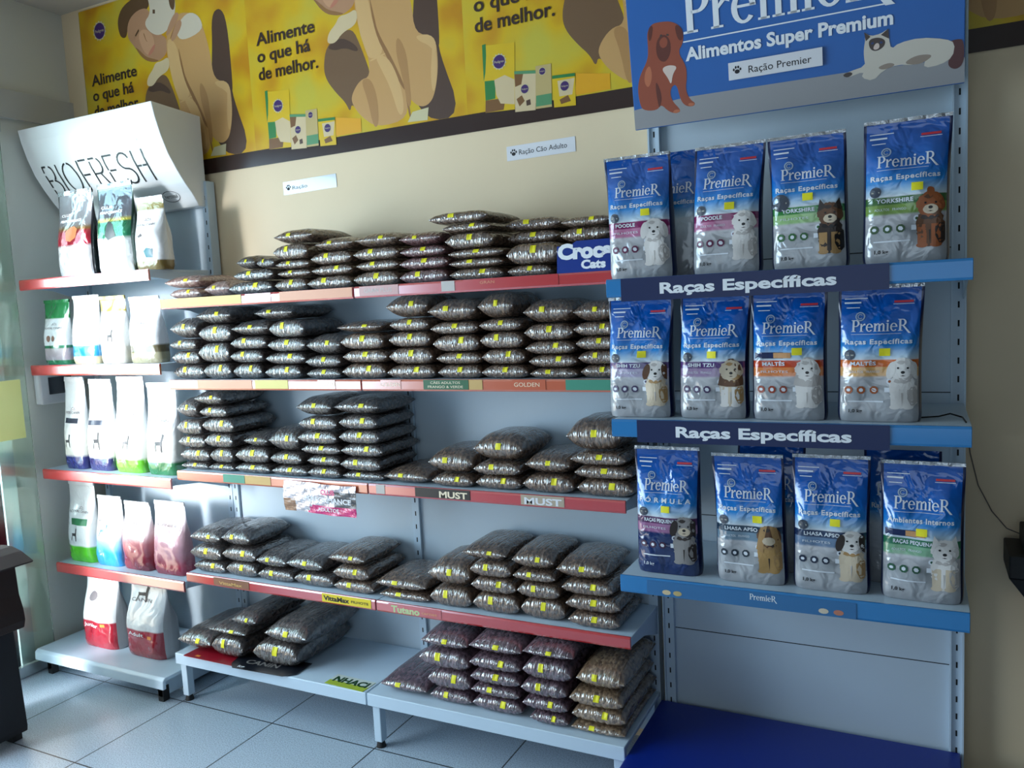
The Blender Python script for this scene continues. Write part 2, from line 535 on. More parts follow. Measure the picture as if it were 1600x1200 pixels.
# ------------------------------------------------------------------ banner along the back wall
BY, BZ0, BZ1, BT = YB - .004, 2.082, 2.862, 0.97
BROWN = mat('banner_dark_brown', (52, 36, 32), 0.22)
P_ = {k: mat('print_' + k, c, 0.32) for k, c in dict(shirt=(112, 84, 58), shirtdark=(78, 56, 44), tan=(194, 150, 94), light=(208, 168, 112), shade=(146, 104, 62),
      pale=(208, 186, 146), paper=(200, 190, 150), orange=(222, 160, 24), armdark=(172, 128, 78), cheek=(196, 150, 114), hair=(92, 66, 40), skin=(178, 134, 100), furwhite=(206, 194, 172), green=(46, 122, 62),
      packyellow=(212, 176, 24), can=(188, 166, 110), canbrown=(120, 82, 44), purple=(62, 34, 96), lip=(186, 120, 96), teal=(84, 140, 96)).items()}
T2 = {
 'torsoR': ('shirtdark', [(.781,2.56),(.79,2.7),(.84,2.72),(.872,2.66),(.876,2.413),(.867,2.377),(.95,2.142),(.798,2.143),(.735,2.296)]),
 'torsoL': ('shirt', [(.384,2.475),(.446,2.503),(.507,2.521),(.543,2.441),(.584,2.321),(.543,2.179),(.484,2.257),(.474,2.221),(.455,2.261),(.414,2.302),(.373,2.355),(.364,2.403)]),
 'hair': ('hair', [(.245,2.74),(.246,2.786),(.283,2.832),(.369,2.855),(.445,2.855),(.445,2.787),(.373,2.798),(.309,2.767),(.295,2.701),(.26,2.704)]),
 'face': ('skin', [(.309,2.767),(.373,2.8),(.441,2.795),(.45,2.733),(.5,2.674),(.53,2.657),(.53,2.6),(.48,2.573),(.44,2.573),(.384,2.593),(.334,2.657),(.295,2.701)]),
 'dogbody': ('tan', [(.522,2.613),(.535,2.68),(.6,2.74),(.668,2.733),(.728,2.703),(.768,2.563),(.776,2.445),(.858,2.43),(.865,2.329),(.848,2.245),(.826,2.205),(.788,2.193),(.749,2.217),(.719,2.266),(.732,2.164),(.591,2.15),(.523,2.199),(.484,2.251),(.486,2.285),(.527,2.33),(.574,2.334),(.57,2.419),(.535,2.51)]),
 'fore': ('light', [(.525,2.66),(.583,2.63),(.599,2.514),(.647,2.405),(.575,2.391),(.557,2.438),(.535,2.51)]),
 'shade': ('shade', [(.589,2.63),(.608,2.54),(.618,2.483),(.673,2.384),(.726,2.265),(.712,2.267),(.658,2.376),(.604,2.485)]),
 'shadeB': ('shade', [(.719,2.266),(.726,2.262),(.742,2.164),(.732,2.164)]),
 'armA': ('armdark', [(.742,2.30),(.735,2.40),(.70,2.46),(.69,2.40),(.715,2.30),(.728,2.20),(.745,2.21)]),
 'armB': ('light', [(.60,2.40),(.655,2.395),(.70,2.30),(.715,2.20),(.69,2.17),(.66,2.28),(.62,2.36)]),
 'armC': ('armdark', [(.53,2.33),(.575,2.33),(.60,2.26),(.60,2.16),(.575,2.15),(.555,2.26)]),
 'armD': ('light', [(.845,2.41),(.862,2.36),(.855,2.27),(.835,2.23),(.83,2.30),(.84,2.36)]),
 'sleeve': ('shirtdark', [(.384,2.47),(.45,2.495),(.50,2.47),(.53,2.44),(.52,2.43),(.47,2.455),(.42,2.452)]),
 'bracelet': ('light', [(.575,2.392),(.645,2.406),(.647,2.400),(.577,2.385)]),
 'elbow': ('light', [(.776,2.443),(.856,2.43),(.862,2.36),(.83,2.40),(.79,2.42)]),
 'paw': ('pale', [(.39,2.497),(.403,2.523),(.435,2.545),(.452,2.57),(.489,2.569),(.534,2.583),(.532,2.527),(.462,2.509),(.429,2.479),(.396,2.481)]),
 'doghead': ('furwhite', [(.436,2.855),(.589,2.855),(.602,2.756),(.551,2.689),(.492,2.671),(.437,2.694),(.404,2.739),(.453,2.772)]),
 'dogear': ('hair', [(.56,2.855),(.602,2.85),(.592,2.751),(.562,2.77)]),
 'dogeye': ('hair', [(.464,2.783),(.478,2.78),(.476,2.764),(.462,2.767)]),
 'fingers': ('skin', [(.588,2.752),(.622,2.733),(.548,2.664),(.52,2.666)]),
 'fur': ('furwhite', [(.599,2.699),(.668,2.736),(.728,2.706),(.743,2.647),(.618,2.626),(.586,2.663)]),
 'cheek': ('cheek', [(.36,2.70),(.40,2.72),(.45,2.69),(.46,2.64),(.43,2.60),(.39,2.62)]),
 'jaw': ('shade', [(.334,2.657),(.384,2.593),(.44,2.573),(.48,2.573),(.45,2.585),(.40,2.602),(.36,2.64)]),
 'nose': ('shade', [(.395,2.70),(.408,2.665),(.42,2.66),(.41,2.668),(.402,2.70)]),
 'finger2': ('skin', [(.60,2.72),(.635,2.70),(.575,2.635),(.55,2.64)]),
 'finger3': ('shade', [(.588,2.70),(.592,2.704),(.556,2.648),(.55,2.65)]),
 'mouth': ('lip', [(.411,2.608),(.444,2.638),(.465,2.647),(.451,2.617),(.42,2.603)]),
 'browline': ('hair', [(.345,2.70),(.37,2.722),(.372,2.714),(.35,2.694)]),
 'paper': ('paper', [(.747,2.184),(.815,2.19),(.808,2.147),(.724,2.151)]),
 'orange': ('orange', [(.406,2.213),(.52,2.194),(.52,2.146),(.4,2.146)]),
 'packA': ('packyellow', [(.072,2.358),(.192,2.348),(.182,2.133),(.07,2.138)]),
 'packAg': ('green', [(.07,2.361),(.084,2.362),(.084,2.325),(.078,2.27),(.07,2.24)]),
 'packAh': ('green', [(.073,2.242),(.114,2.239),(.111,2.179),(.073,2.178)]),
 'packAi': ('canbrown', [(.073,2.178),(.15,2.176),(.14,2.138),(.07,2.138)]),
 'packAj': ('pale', [(.11,2.24),(.15,2.25),(.185,2.23),(.182,2.15),(.13,2.16),(.115,2.19)]),
 'can2': ('can', [(.264,2.259),(.32,2.258),(.317,2.122),(.259,2.123)]),
 'can2t': ('teal', [(.262,2.165),(.318,2.165),(.317,2.130),(.26,2.130)]),
 'can1': ('pale', [(.186,2.248),(.264,2.238),(.258,2.12),(.183,2.124)]),
 'can1b': ('canbrown', [(.186,2.25),(.22,2.248),(.21,2.21),(.187,2.205)]),
 'can1c': ('canbrown', [(.19,2.165),(.21,2.175),(.22,2.155),(.2,2.14)]),
 'can1d': ('shirtdark', [(.225,2.155),(.24,2.158),(.242,2.14),(.226,2.138)]),
 'can1t': ('teal', [(.186,2.256),(.264,2.246),(.264,2.236),(.186,2.246)]),
 'can3': ('packyellow', [(.322,2.212),(.402,2.209),(.401,2.114),(.325,2.118)]),
 'can3p': ('pale', [(.34,2.2),(.4,2.2),(.39,2.15),(.345,2.15)]),
 'can3b': ('canbrown', [(.345,2.14),(.375,2.15),(.385,2.13),(.35,2.125)]),
 'can3t': ('green', [(.322,2.219),(.402,2.215),(.402,2.205),(.322,2.209)]),
}
ORGANIC = set('torsoR torsoL hair face dogbody fore shade shadeB elbow paw doghead dogear fingers fur mouth armA armB armC armD sleeve cheek neck nose jaw bracelet knot finger2 finger3 smile glow1 glow2 glow3'.split())
ban = thing('advertising_banner', 'long yellow dog food banner across the top of the back wall', 'banner')
b = MB()
b.box(-.737, 3.2, BY, YB - .0005, BZ0, BZ1, BROWN)
b.build('backing_sheet', ban)
yel = print_mat()
for k in range(4):
    x0 = -.735 + BT * k
    x1 = min(BT, 3.2 - x0)
    b = MB()
    L = [0]
    def on(x, z, L=L):
        return (min(x, x1), BY - .0006 - .00004 * L[0], z)
    b.flat(rect(0, x1, 2.142, BZ1), yel, on)
    for q in range(4):      # stripes of the repeated print
        pass
    for nm, (mk, pts) in T2.items():
        L[0] += 1
        b.flat(soft(pts) if nm in ORGANIC else pts, P_[mk], on)
    for (cx, cz, r) in [(.128, 2.759, .034), (.132, 2.296, .022), (.222, 2.193, .014), (.288, 2.239, .011), (.365, 2.18, .015)]:
        L[0] += 1
        star = [(cx + r * (1.28 if i % 2 else 1.05) * cos(2 * pi * i / 28), cz + r * (1.28 if i % 2 else 1.05) * sin(2 * pi * i / 28)) for i in range(28)]
        b.flat(star, P_['paper'], on); L[0] += 1
        b.flat(arc(cx, cz, r, r, 0, 2 * pi, 24)[:-1], P_['purple'], on); L[0] += 1
        b.text('Pedigree', cx, cz - r * .16, r * .38, P_['paper'], on, width=r * 1.6, centre=True)
    L[0] += 1
    for t, z, wd in (('Alimente', 2.536, .29), ('o que há', 2.472, .263), ('de melhor.', 2.405, .295)):
        b.text(t, .046, z, .048, BROWN, on, width=wd, bold=.018)
    b.build('printed_poster', ban, (x0, 0, 0))

# ------------------------------------------------------------------ paper name labels on the wall
def paw(b, cx, cz, r, m, fn):
    b.flat(arc(cx, cz - r * .25, r * .62, r * .5, 0, 2 * pi, 14)[:-1], m, fn)
    for dx, dz in ((-.8, .25), (-.3, .75), (.3, .75), (.8, .25)):
        b.flat(arc(cx + dx * r, cz + dz * r, r * .24, r * .34, 0, 2 * pi, 10)[:-1], m, fn)

for (x0, x1, z0, z1, s, tilt, lab) in (
        (1.347, 1.597, 1.968, 2.016, 'Ração Cão Adulto', .01, 'white paper label with a paw print and clear lettering, under the banner'),
        (.359, .621, 1.955, 2.005, 'Ração', .02, 'glossy white paper label with faint lettering, taped on the cream wall')):
    b = MB()
    w, h = x1 - x0, z1 - z0
    b.box(0, w, -.0012, 0, 0, h, PAPER if s != 'Ração' else mat('glossy_paper', (216, 222, 230), 0.12, coat=1.0))
    fn = lambda x, z: (x, -.0016, z)
    paw(b, .026, h * .5, .012, INK, fn)
    b.text(s, .046, h * .34, .0175 if s != 'Ração' else .014, INK, fn, width=(w - .075) if s != 'Ração' else .075)
    tag(b.build('wall_label', None, (x0, YB - .0008, z0), (0, -tilt, 0)), lab, 'label')

# ------------------------------------------------------------------ shelving
def upright(b, x, z1, y0=-.012, w=.03, slots=True, face=1):
    b.box(x - w / 2, x + w / 2, y0, .03, 0.02, z1, WHITE)
    if slots:
        z = .12
        while z < z1 - .03:
            for dx in ((-.007, .007) if face == 2 else (0,)):
                b.box(x + dx - .0022, x + dx + .0022, y0 - .0006, y0 + .002, z, z + .017, SLOT)
            z += .05


def shelf(par, name, x0, x1, ztop, d, chan, rail=.036, white=WHITE, bracket=(1, 1)):
    """metal shelf: tray, folded front with price channel, end brackets; returns the tray"""
    b = MB()
    b.prism([(-.0138, ztop - .02), (-.0138, ztop), (-d + .002, ztop), (-d + .002, ztop - .03), (-d + .012, ztop - .03), (-d + .012, ztop - .012), (-.032, ztop - .012), (-.032, ztop - .02)], x0, x1, white)
    t = bevel(b.build('shelf', par), .0012, 1)
    if bracket:
        for xs in [q for q, k in zip((x0 + .0015, x1 - .0045), bracket) if k]:
            b = MB()
            b.prism([(-.0138, ztop - .002), (-d + .014, ztop - .002), (-d + .014, ztop - .03), (-d * .55, ztop - .045), (-.0138, ztop - .095)], xs, xs + .003, white)
            b.build('bracket', t)
    b = MB()
    b.prism([(-d + .002, ztop + .002), (-d - .004, ztop + .002), (-d - .007, ztop - .004), (-d - .007, ztop + .006 - rail), (-d - .004, ztop - rail), (-d + .002, ztop - rail)], x0 + .001, x1 - .001, chan)
    r = bevel(b.build('price_channel', t), .0008, 1)
    return t, r


def rail_label(par, x0, x1, d, z, bg, words, rail=.036, th=.0008):
    """paper strip in the price channel with lettering; par is the shelf tray"""
    b = MB()
    y = -d - .0076
    b.box(x0, x1, y - th, y, z - rail + .004, z - .001, bg)
    fn = lambda x, zz: (x, y - th - .0004, zz)
    for (s, xs, wd, dz, h, col, bold) in words:
        b.text(s, xs, z + dz, h, col, fn, width=wd, bold=bold)
    return b.build('rail_label', par)


Z = dict(z1=1.567, z2=1.257, z3=.902, z4=.491, zb=.199)
D = dict(z1=.288, z2=.279, z3=.282, z4=.282, zb=.376)
C_ = lambda n, rgb, rough=.4, **k: mat(n, rgb, rough, **k)
YEL, YGOLD, SALMON = C_('label_yellow', (206, 190, 92)), C_('label_gold', (196, 160, 96)), C_('label_salmon', (216, 150, 112))
TEAL, GRN, DKG = C_('label_teal', (64, 140, 116)), C_('label_green', (28, 92, 56)), C_('label_black', (44, 40, 36))
PINKP, GREYP, BRNP = C_('label_pink_grey', (196, 150, 146)), C_('label_grey', (186, 180, 174)), C_('label_brown', (130, 88, 66))
KRAFT = C_('label_kraft', (176, 160, 140)); LETT = C_('letter_cream', (236, 220, 190)); LETG = C_('letter_green', (190, 206, 150))
RL = {  # labels in the channels: shelf -> (x0, x1, paper, words)
 'z1': [(.0, .42, YEL, []), (.44, .56, RED, []), (.60, .915, SALMON, []), (.945, 1.10, PINKP, [('GRAN PLUS', .965, .11, -.022, .014, GREYP, 0)]), (1.262, 1.31, GREYP, []), (1.34, 1.66, RED, [('GRAN', 1.40, .05, -.016, .009, SALMON, 0)])],
 'z2': [(.155, .43, SALMON, []), (.445, .60, YEL, []), (.735, .81, ORANGE, [('GOLDEN', .735, .075, -.022, .013, LETT, 0)]), (1.0, 1.08, ORANGE, [('GOLDEN', 1.0, .076, -.022, .013, LETT, 0)]),
        (1.168, 1.335, GRN, [('CÃES ADULTOS', 1.195, .11, -.014, .008, LETT, 0), ('FRANGO & VERDE', 1.185, .13, -.027, .008, LETT, 0)]), (1.337, 1.385, YGOLD, []), (1.49, 1.60, ORANGE, [('GOLDEN', 1.495, .085, -.022, .013, LETT, 0)]), (1.665, 1.837, TEAL, [])],
 'z3': [(.25, .358, TEAL, []), (.36, .485, YGOLD, []), (.955, .99, GREYP, []), (1.112, 1.32, DKG, [('MUST', 1.205, .105, -.029, .021, LETT, .03)]), (1.50, 1.645, KRAFT, [('MUST', 1.512, .125, -.029, .021, PAPER, .03)])],
 'z4': [(.152, .335, BRNP, [('VittaMax', .18, .12, -.026, .012, YGOLD, .02)]), (.685, .90, C_('label_bright_yellow', (226, 200, 40)), [('VittaMax', .692, .115, -.025, .017, INK, .04), ('FILHOTE', .815, .075, -.022, .009, INK, .02)]),
        (.975, 1.185, RED, [('Tutano', .985, .115, -.030, .023, LETG, .04), ('carnes', 1.108, .06, -.024, .01, SALMON, .02)])],
}
for bay, (x0, x1) in enumerate(((0.0, W), (W, 2 * W))):
    t = thing('shelving_bay', ('white metal shelving bay with red and orange price channels, beside the curved white header unit',
                               'white metal shelving bay with red channels, beside the blue shelved unit')[bay], 'shelving', group='middle shelving')
    b = MB(); b.box(x0 + .0165 + (.016 if bay == 0 else 0), x1 - .0165 - (.016 if bay else 0), 0, .01, .05, 1.57, PANEL)
    for z in (.44, .82, 1.2):
        b.box(x0 + .034, x1 - .034, -.0006, 0, z, z + .0025, SLOT)
    b.build('back_panel', t)
    b = MB(); upright(b, x0 + (.016 if bay == 0 else 0), 1.56, face=1); b.build('upright', t)
    if bay:
        b = MB(); upright(b, x1 - .016, 1.56); b.build('upright', t)
    for k in ('z1', 'z2', 'z3', 'z4'):
        tr, ch = shelf(t, 'shelf', x0 + .002, x1 - .002, Z[k], D[k], (RED if k in ('z1', 'z4') or (k == 'z3' and bay) else ORANGE), bracket=(1 - bay, bay))
        for (a, c, bg, wd) in RL[k]:
            if (a + c) / 2 > x0 and (a + c) / 2 < x1:
                rail_label(tr, max(a, x0 + .004), min(c, x1 - .004), D[k], Z[k] + .002, bg, wd)
    b = MB()
    d = D['zb']
    b.prism([(-.0138, .185), (-.0138, .199), (-d, .199), (-d, .155), (-d + .012, .155), (-d + .012, .185)], x0 + .002, x1 - .002, WHITE)
    bevel(b.build('base_deck', t), .002, 1)
    for xx in ((x0 + .012, x0 + .042), (x1 - .042, x1 - .012)) if bay else ((x0 + .012, x0 + .042),):
        for y0, y1 in ((-d + .014, -d + .046), (-.046, -.0145)):
            b = MB(); b.box(xx[0], xx[1], y0, y1, .022, .1845, WHITE)
            lg = bevel(b.build('leg', t), .003)
            b = MB(); b.cyl((sum(xx) / 2, (y0 + y1) / 2, 0), 'z', .017, .022, BLACK, r2=.012); b.build('foot', lg)

# pasted paper on the left floor deck
b = MB()
g1 = C_('sticker_lime', (170, 188, 60))
b.box(0, .17, 0, .072, 0, .0008, g1)
fn = lambda x, y: (x, y, .0011)
b.flat(rect(0, .17, .03, .072), C_('sticker_white', (206, 214, 206)), lambda x, y: (x, y, .0009))
b.text('NHACI', .012, .026, .034, C_('sticker_dark_green', (30, 70, 36)), fn, width=.15, bold=.05)
tag(b.build('deck_sticker', None, (.735, -.368, .1996), (0, 0, -.04)), 'green and white sticker with bold lettering on the front of the left floor deck', 'sticker')

# ------------------------------------------------------------------ left unit: curved white header, five levels
t = thing('shelving_bay', 'narrow white shelving bay with a curved lettered header, in the left corner', 'shelving', group='side shelving')
bx0, bx1 = -.81, -.018
b = MB(); b.box(bx0 + .02, bx1 - .015, 0, .01, .05, 2.03, PANEL); b.build('back_panel', t)
for xx in (bx0 + .016, -.017):
    b = MB(); upright(b, xx, 2.045); b.build('upright', t)
for z, d in ((1.685, .311), (1.323, .30), (.871, .297), (.449, .281)):
    shelf(t, 'shelf', bx0, bx1, z, d, REDG, rail=.042)
b = MB()
d = .423
b.prism([(-.0138, .09), (-.0138, .107), (-d + .012, .107), (-d, .098), (-d - .002, .062), (-d + .014, .062), (-d + .014, .092)], bx0, bx1 - .004, WHITE)
bevel(b.build('base_deck', t), .002, 1)
b = MB()
for xx in (bx0 + .05, bx1 - .06):
    b.box(xx, xx + .022, -d + .02, -.01, .02, .075, WHITE)
    b.box(xx - .003, xx + .025, -d + .02, -d + .05, 0, .06, BLACK)
b.box(bx0 + .05, bx1 - .04, -.30, -.285, .0, .07, WHITE)
b.build('plinth', t)
# header: concave front sweeping back to the bottom
hd = MB()
prof = [(-.236, 2.322), (-.226, 2.27), (-.206, 2.203), (-.178, 2.135), (-.142, 2.077), (-.108, 2.030), (-.078, 1.996), (-.056, 1.965), (-.045, 1.943)]
HW = mat('header_white', (232, 234, 234), 0.32)
full = prof + [(.0, 1.943), (.0, 2.305)]
hd.prism([(y, z) for y, z in full], -.835, -.016, HW)
def on_header(x, s):
    """point on the curved front: s runs down from the top edge along the curve"""
    acc = 0
    for (y0, z0), (y1, z1) in zip(prof, prof[1:]):
        L = sqrt((y1 - y0) ** 2 + (z1 - z0) ** 2)
        if s <= acc + L or (y1, z1) == prof[-1]:
            k = (s - acc) / L
            return (x, y0 + (y1 - y0) * k - .0012, z0 + (z1 - z0) * k - .0008)
        acc += L
fnh = lambda x, z: on_header(x, -z)
STENCIL = C_('header_letters', (40, 44, 46))
A_ = lambda cx, cy, rx, ry, a0, a1, n=8: arc(cx, cy, rx, ry, a0 * pi / 180, a1 * pi / 180, n)
LETS = [
 ([[(0, .0), (0, .18)], [(0, .30), (0, .70)], [(0, .82), (0, 1)], [(0, 1), (.16, 1)], A_(.26, .76, .2, .24, 70, -60), [(0, .52), (.2, .52)], A_(.24, .26, .26, .26, 75, -40), [(0, 0), (.16, 0)]], .66),
 ([[(0, 0), (0, 1)]], .20),
 ([A_(.32, .5, .32, .5, 100, 250, 12), A_(.32, .5, .32, .5, -75, 80, 12)], .84),
 ([[(0, 0), (0, 1)], [(.10, 1), (.42, 1)], [(.08, .52), (.36, .52)]], .58),
 ([[(0, 0), (0, .9)], [(0, 1), (.24, 1)], A_(.26, .75, .22, .25, 60, -80), [(.0, .5), (.26, .5)], [(.28, .46), (.48, 0)]], .66),
 ([[(0, 0), (0, .46)], [(0, .56), (0, 1)], [(.0, 1), (.4, 1)], [(.08, .52), (.34, .52)], [(0, 0), (.4, 0)]], .58),
 ([A_(.26, .75, .25, .25, 20, 270, 12), A_(.26, .25, .26, .25, 90, -160, 12)], .70),
 ([[(0, 0), (0, 1)], [(.48, 0), (.48, 1)], [(.06, .52), (.20, .52)], [(.28, .52), (.42, .52)]], .6),
]
cx = -.765
for ls, adv in LETS:
    strokes(hd, ls, cx, -.292, .128, .062, STENCIL, fnh)
    cx += adv * .131
hd.text("'", -.15, -.15, .03, STENCIL, fnh, bold=-.02)
for rr in ringsec(-.135, -.375, .048, .026, .0455, .0235, 0, 2 * pi, 28):
    hd.flat(rr, STENCIL, fnh)
hd.text('hercosul', -.135, -.382, .018, STENCIL, fnh, width=.07, centre=True)
bevel(hd.build('header', t), .002, 1)

# ------------------------------------------------------------------ right unit: blue shelves with header sign
px0, px1 = 1.856, 2.703
t = thing('shelving_bay', 'white shelving bay with light blue shelves and a blue picture sign on top', 'shelving', group='side shelving')
b = MB()
b.box(px0 + .02, px1 - .02, 0, .01, .05, 2.3, PANEL)
for z in (.42, .80, 1.19, 1.58):
    b.box(px0 + .02, px1 - .02, -.0006, 0, z, z + .0025, SLOT)
b.build('back_panel', t)
for xx in (px0 + .018, px1 - .012):
    b = MB(); upright(b, xx, 2.3, w=.036, face=1); b.box(xx - .018, xx - .013, -.02, -.012, .02, 2.3, WHITE); b.box(xx + .013, xx + .018, -.02, -.012, .02, 2.3, WHITE); b.build('upright', t)
for z, d, words in ((1.538, .42, 'Raças Específicas'), (1.163, .417, 'Raças Específicas'), (.721, .394, None)):
    tr, ch = shelf(t, 'shelf', px0 - .004, px1 + .002, z, d, LBLUE, rail=.046)
    if words:
        b = MB()
        x0, x1 = (1.895, 2.537) if z > 1.4 else (1.925, 2.537)
        y = -d - .0085
        b.box(x0, x1, y - .0015, y, z - .058, z + .0015, NAVY)
        b.text(words, x0 + .105, z - .041, .0275, WINK, lambda x, zz: (x, y - .0021, zz), width=.425, bold=.035)
        b.build('rail_label', tr)
    else:
        b = MB()
        y = -d - .0078
        b.box(1.93, 2.46, y - .001, y, z - .044, z - .003, C_('blue_rail_print', (52, 108, 158), .3))
        fn = lambda x, zz: (x, y - .0014, zz)
        b.wordmark(2.205, z - .024, .068, .016, WINK, fn)
        for cx, mm in ((1.985, 'pale'), (2.015, 'can'), (2.385, 'furwhite'), (2.42, 'lip')):
            b.flat(arc(cx, z - .032, .012, .007, 0, 2 * pi, 12)[:-1], P_[mm], fn)
        b.build('rail_label', tr)
b = MB()
b.box(px0 - .012, px1 - .002, -.55, -.0215, .135, .177, DECKBLUE)
b.box(px0 - .008, px1 - .006, -.53, -.03, .0, .135, DECKBLUE)
bevel(b.build('base_deck', t), .003)

# header sign: a leaning box sign with a printed picture
SW, SH = .826, .42
sign = link('header_sign', None, t, (1.87, -.14, 1.98), (math.atan(.147), 0, 0))
S_ = {k: mat('sign_' + k, c, 0.4) for k, c in dict(blue=(38, 98, 172), grey=(150, 150, 152), mastiff=(150, 74, 50), mastdark=(98, 46, 34), mastlight=(186, 108, 74), chest=(216, 196, 184),
      catcream=(206, 198, 184), catdark=(70, 58, 54), catmid=(150, 134, 120), tail=(84, 44, 44), eye=(40, 60, 110)).items()}
b = MB()
b.box(-.012, SW, 0, .05, -.005, SH, WHITE)
b.box(-.012, SW, -.003, 0, -.008, SH, S_['blue'])
bevel(b.build('sign_box', sign), .0015, 1)
b = MB()
L = [0]
fs = lambda x, z: (x, -.0036 - .00005 * L[0], z)
SG = [('grey', [(-.012, -.006), (SW, -.006), (SW, .052), (.548, .060), (.14, .062), (-.012, .048)]),
 ('mastiff', [(.042,.247),(.055,.269),(.081,.271),(.117,.266),(.145,.242),(.143,.205),(.126,.184),(.146,.147),(.148,.119),(.141,.079),(.154,.052),(.167,.043),(.161,.034),(.139,.038),(.125,.057),(.117,.103),(.098,.092),(.099,.06),(.127,.028),(.112,.022),(.09,.03),(.069,.054),(.056,.038),(.014,.044),(.006,.07),(.004,.107),(.014,.141),(.04,.178),(.043,.213)]),
 ('mastdark', [(.064,.04),(.075,.075),(.06,.12),(.056,.10),(.06,.06)]),
 ('mastlight', [(.03,.15),(.045,.165),(.05,.13),(.036,.10),(.024,.12)]),
 ('mastdark', [(.07,.228),(.09,.239),(.107,.222),(.108,.188),(.092,.163),(.073,.169),(.064,.195)]),
 ('mastiff', [(.076,.222),(.09,.232),(.1,.222),(.098,.206),(.086,.2),(.077,.208)]),
 ('catdark', [(.078,.236),(.085,.239),(.085,.233),(.079,.231)]), ('catdark', [(.097,.237),(.105,.235),(.104,.23),(.097,.232)]),
 ('mastdark', [(.046,.26),(.062,.268),(.055,.231),(.046,.223)]), ('mastdark', [(.121,.26),(.145,.242),(.141,.209),(.127,.218)]),
 ('chest', [(.076,.148),(.098,.155),(.124,.147),(.108,.129),(.102,.099),(.094,.121)]),
 ('mastlight', [(.108,.034),(.126,.03),(.114,.022),(.1,.026)]), ('mastlight', [(.148,.046),(.166,.043),(.16,.035),(.146,.038)]),
 ('tail', [(.785,.092),(.811,.097),(.824,.091),(.825,.04),(.808,.025),(.789,.037),(.793,.059)]),
 ('catcream', [(.601,.109),(.605,.133),(.602,.149),(.617,.137),(.641,.139),(.658,.148),(.659,.124),(.664,.098),(.682,.11),(.729,.114),(.785,.101),(.805,.088),(.8,.056),(.774,.043),(.737,.041),(.74,.061),(.717,.052),(.676,.059),(.646,.051),(.622,.029),(.594,.041),(.601,.056),(.56,.046),(.548,.055),(.567,.061),(.604,.068),(.601,.09)]),
 ('catmid', [(.69,.06),(.72,.075),(.76,.07),(.74,.055),(.717,.052)]), ('catmid', [(.63,.06),(.66,.068),(.676,.059),(.646,.051)]),
 ('catdark', [(.612,.130),(.635,.132),(.652,.122),(.648,.106),(.628,.098),(.614,.108)]),
 ('chest', [(.628,.118),(.636,.118),(.638,.106),(.628,.102),(.622,.107)]),
 ('eye', [(.618,.122),(.625,.122),(.624,.117),(.618,.117)]), ('eye', [(.638,.121),(.645,.120),(.644,.115),(.638,.116)]),
 ('catdark', [(.602,.149),(.617,.136),(.606,.127)]), ('catdark', [(.658,.148),(.659,.124),(.641,.136)]),
 ('catdark', [(.548,.055),(.567,.061),(.576,.053),(.56,.046)])]
for mk, pts in SG:
    L[0] += 1
    b.flat(soft(pts, 1 if mk == 'catcream' else 2) if mk != 'grey' and len(pts) > 3 else pts, S_[mk], fs)
L[0] += 1
b.wordmark(.146, .226, .52, .116, WINK, fs)
b.flat(rect(.143, .655, .205, .2085), WINK, fs)
b.text('Alimentos Super Premium', .147, .157, .034, WINK, fs, width=.522, bold=.035)
b.build('printed_picture', sign)
b = MB()
fl = lambda x, z: (x, -.0105, z)
b.box(.263, .503, -.0101, -.0090, .086, .131, PAPER)
paw(b, .286, .109, .011, INK, fl)
b.text('Ração Premier', .316, .098, .019, INK, fl, width=.16)
b.build('paper_label', sign)['label'] = 'white paper label with a paw print'
# ------------------------------------------------------------------ kibble bags
BW, BL, BH = .18, .27, .05     # the bag meshes' own size


def bag_funcs(seed, top):
    rnd = random.Random(seed)
    ph = [(rnd.uniform(9, 34), rnd.uniform(0, 6.28), rnd.uniform(.4, 1)) for _ in range(7)]
    ph2 = [(rnd.uniform(1, 4), rnd.uniform(1, 4), rnd.uniform(0, 6.28)) for _ in range(3)]
    skew = rnd.uniform(-.12, .12)

    def pt(s, u, side):
        """s: -1 front seam .. 1 back seam, u: -1 .. 1 across, side: +1 upper film, -1 lower film"""
        v = (1 if s > 0 else -1) * (1 - (1 - abs(s)) ** 2.4)
        fr = exp(-(1 + v) * 5.0)
        en = max(0.0, abs(v) - .55) / .45
        pu = (5.0 if not top else 3.6) - 1.2 * en
        au = max(0.0, 1 - abs(u) ** pu)
        av = max(0.0, 1 - abs(v) ** (12 if not top else (4.6 if v < 0 else 6)))
        t = (au ** (.40 + .10 * en)) * (av ** (.5 if not top else .55))
        hw = .5 * (.95 + .05 * en ** 2)
        cr = sum(a * sin(k * u + p) for k, p, a in ph) / 3.0
        lo = sum(sin(a * u * 2 + b_ * v * 2 + p) for a, b_, p in ph2) / 3.0
        x = u * hw
        y = v * .5 * (1 - .02 * abs(u) ** 3) + fr * .016 * cr * t
        base = .46 + skew * u * .25
        if side > 0:
            z = base + (1 - base) * t * (1 - .07 * (1 + lo) * .5 - fr * .06 * (1 + cr) * .5)
        else:
            z = base * (1 - min(1.0, t * 1.06) * (1 - fr * .05 * (1 + cr) * .5))
        return (x * BW, y * BL, min(.995, max(.004, z)) * BH)
    return pt


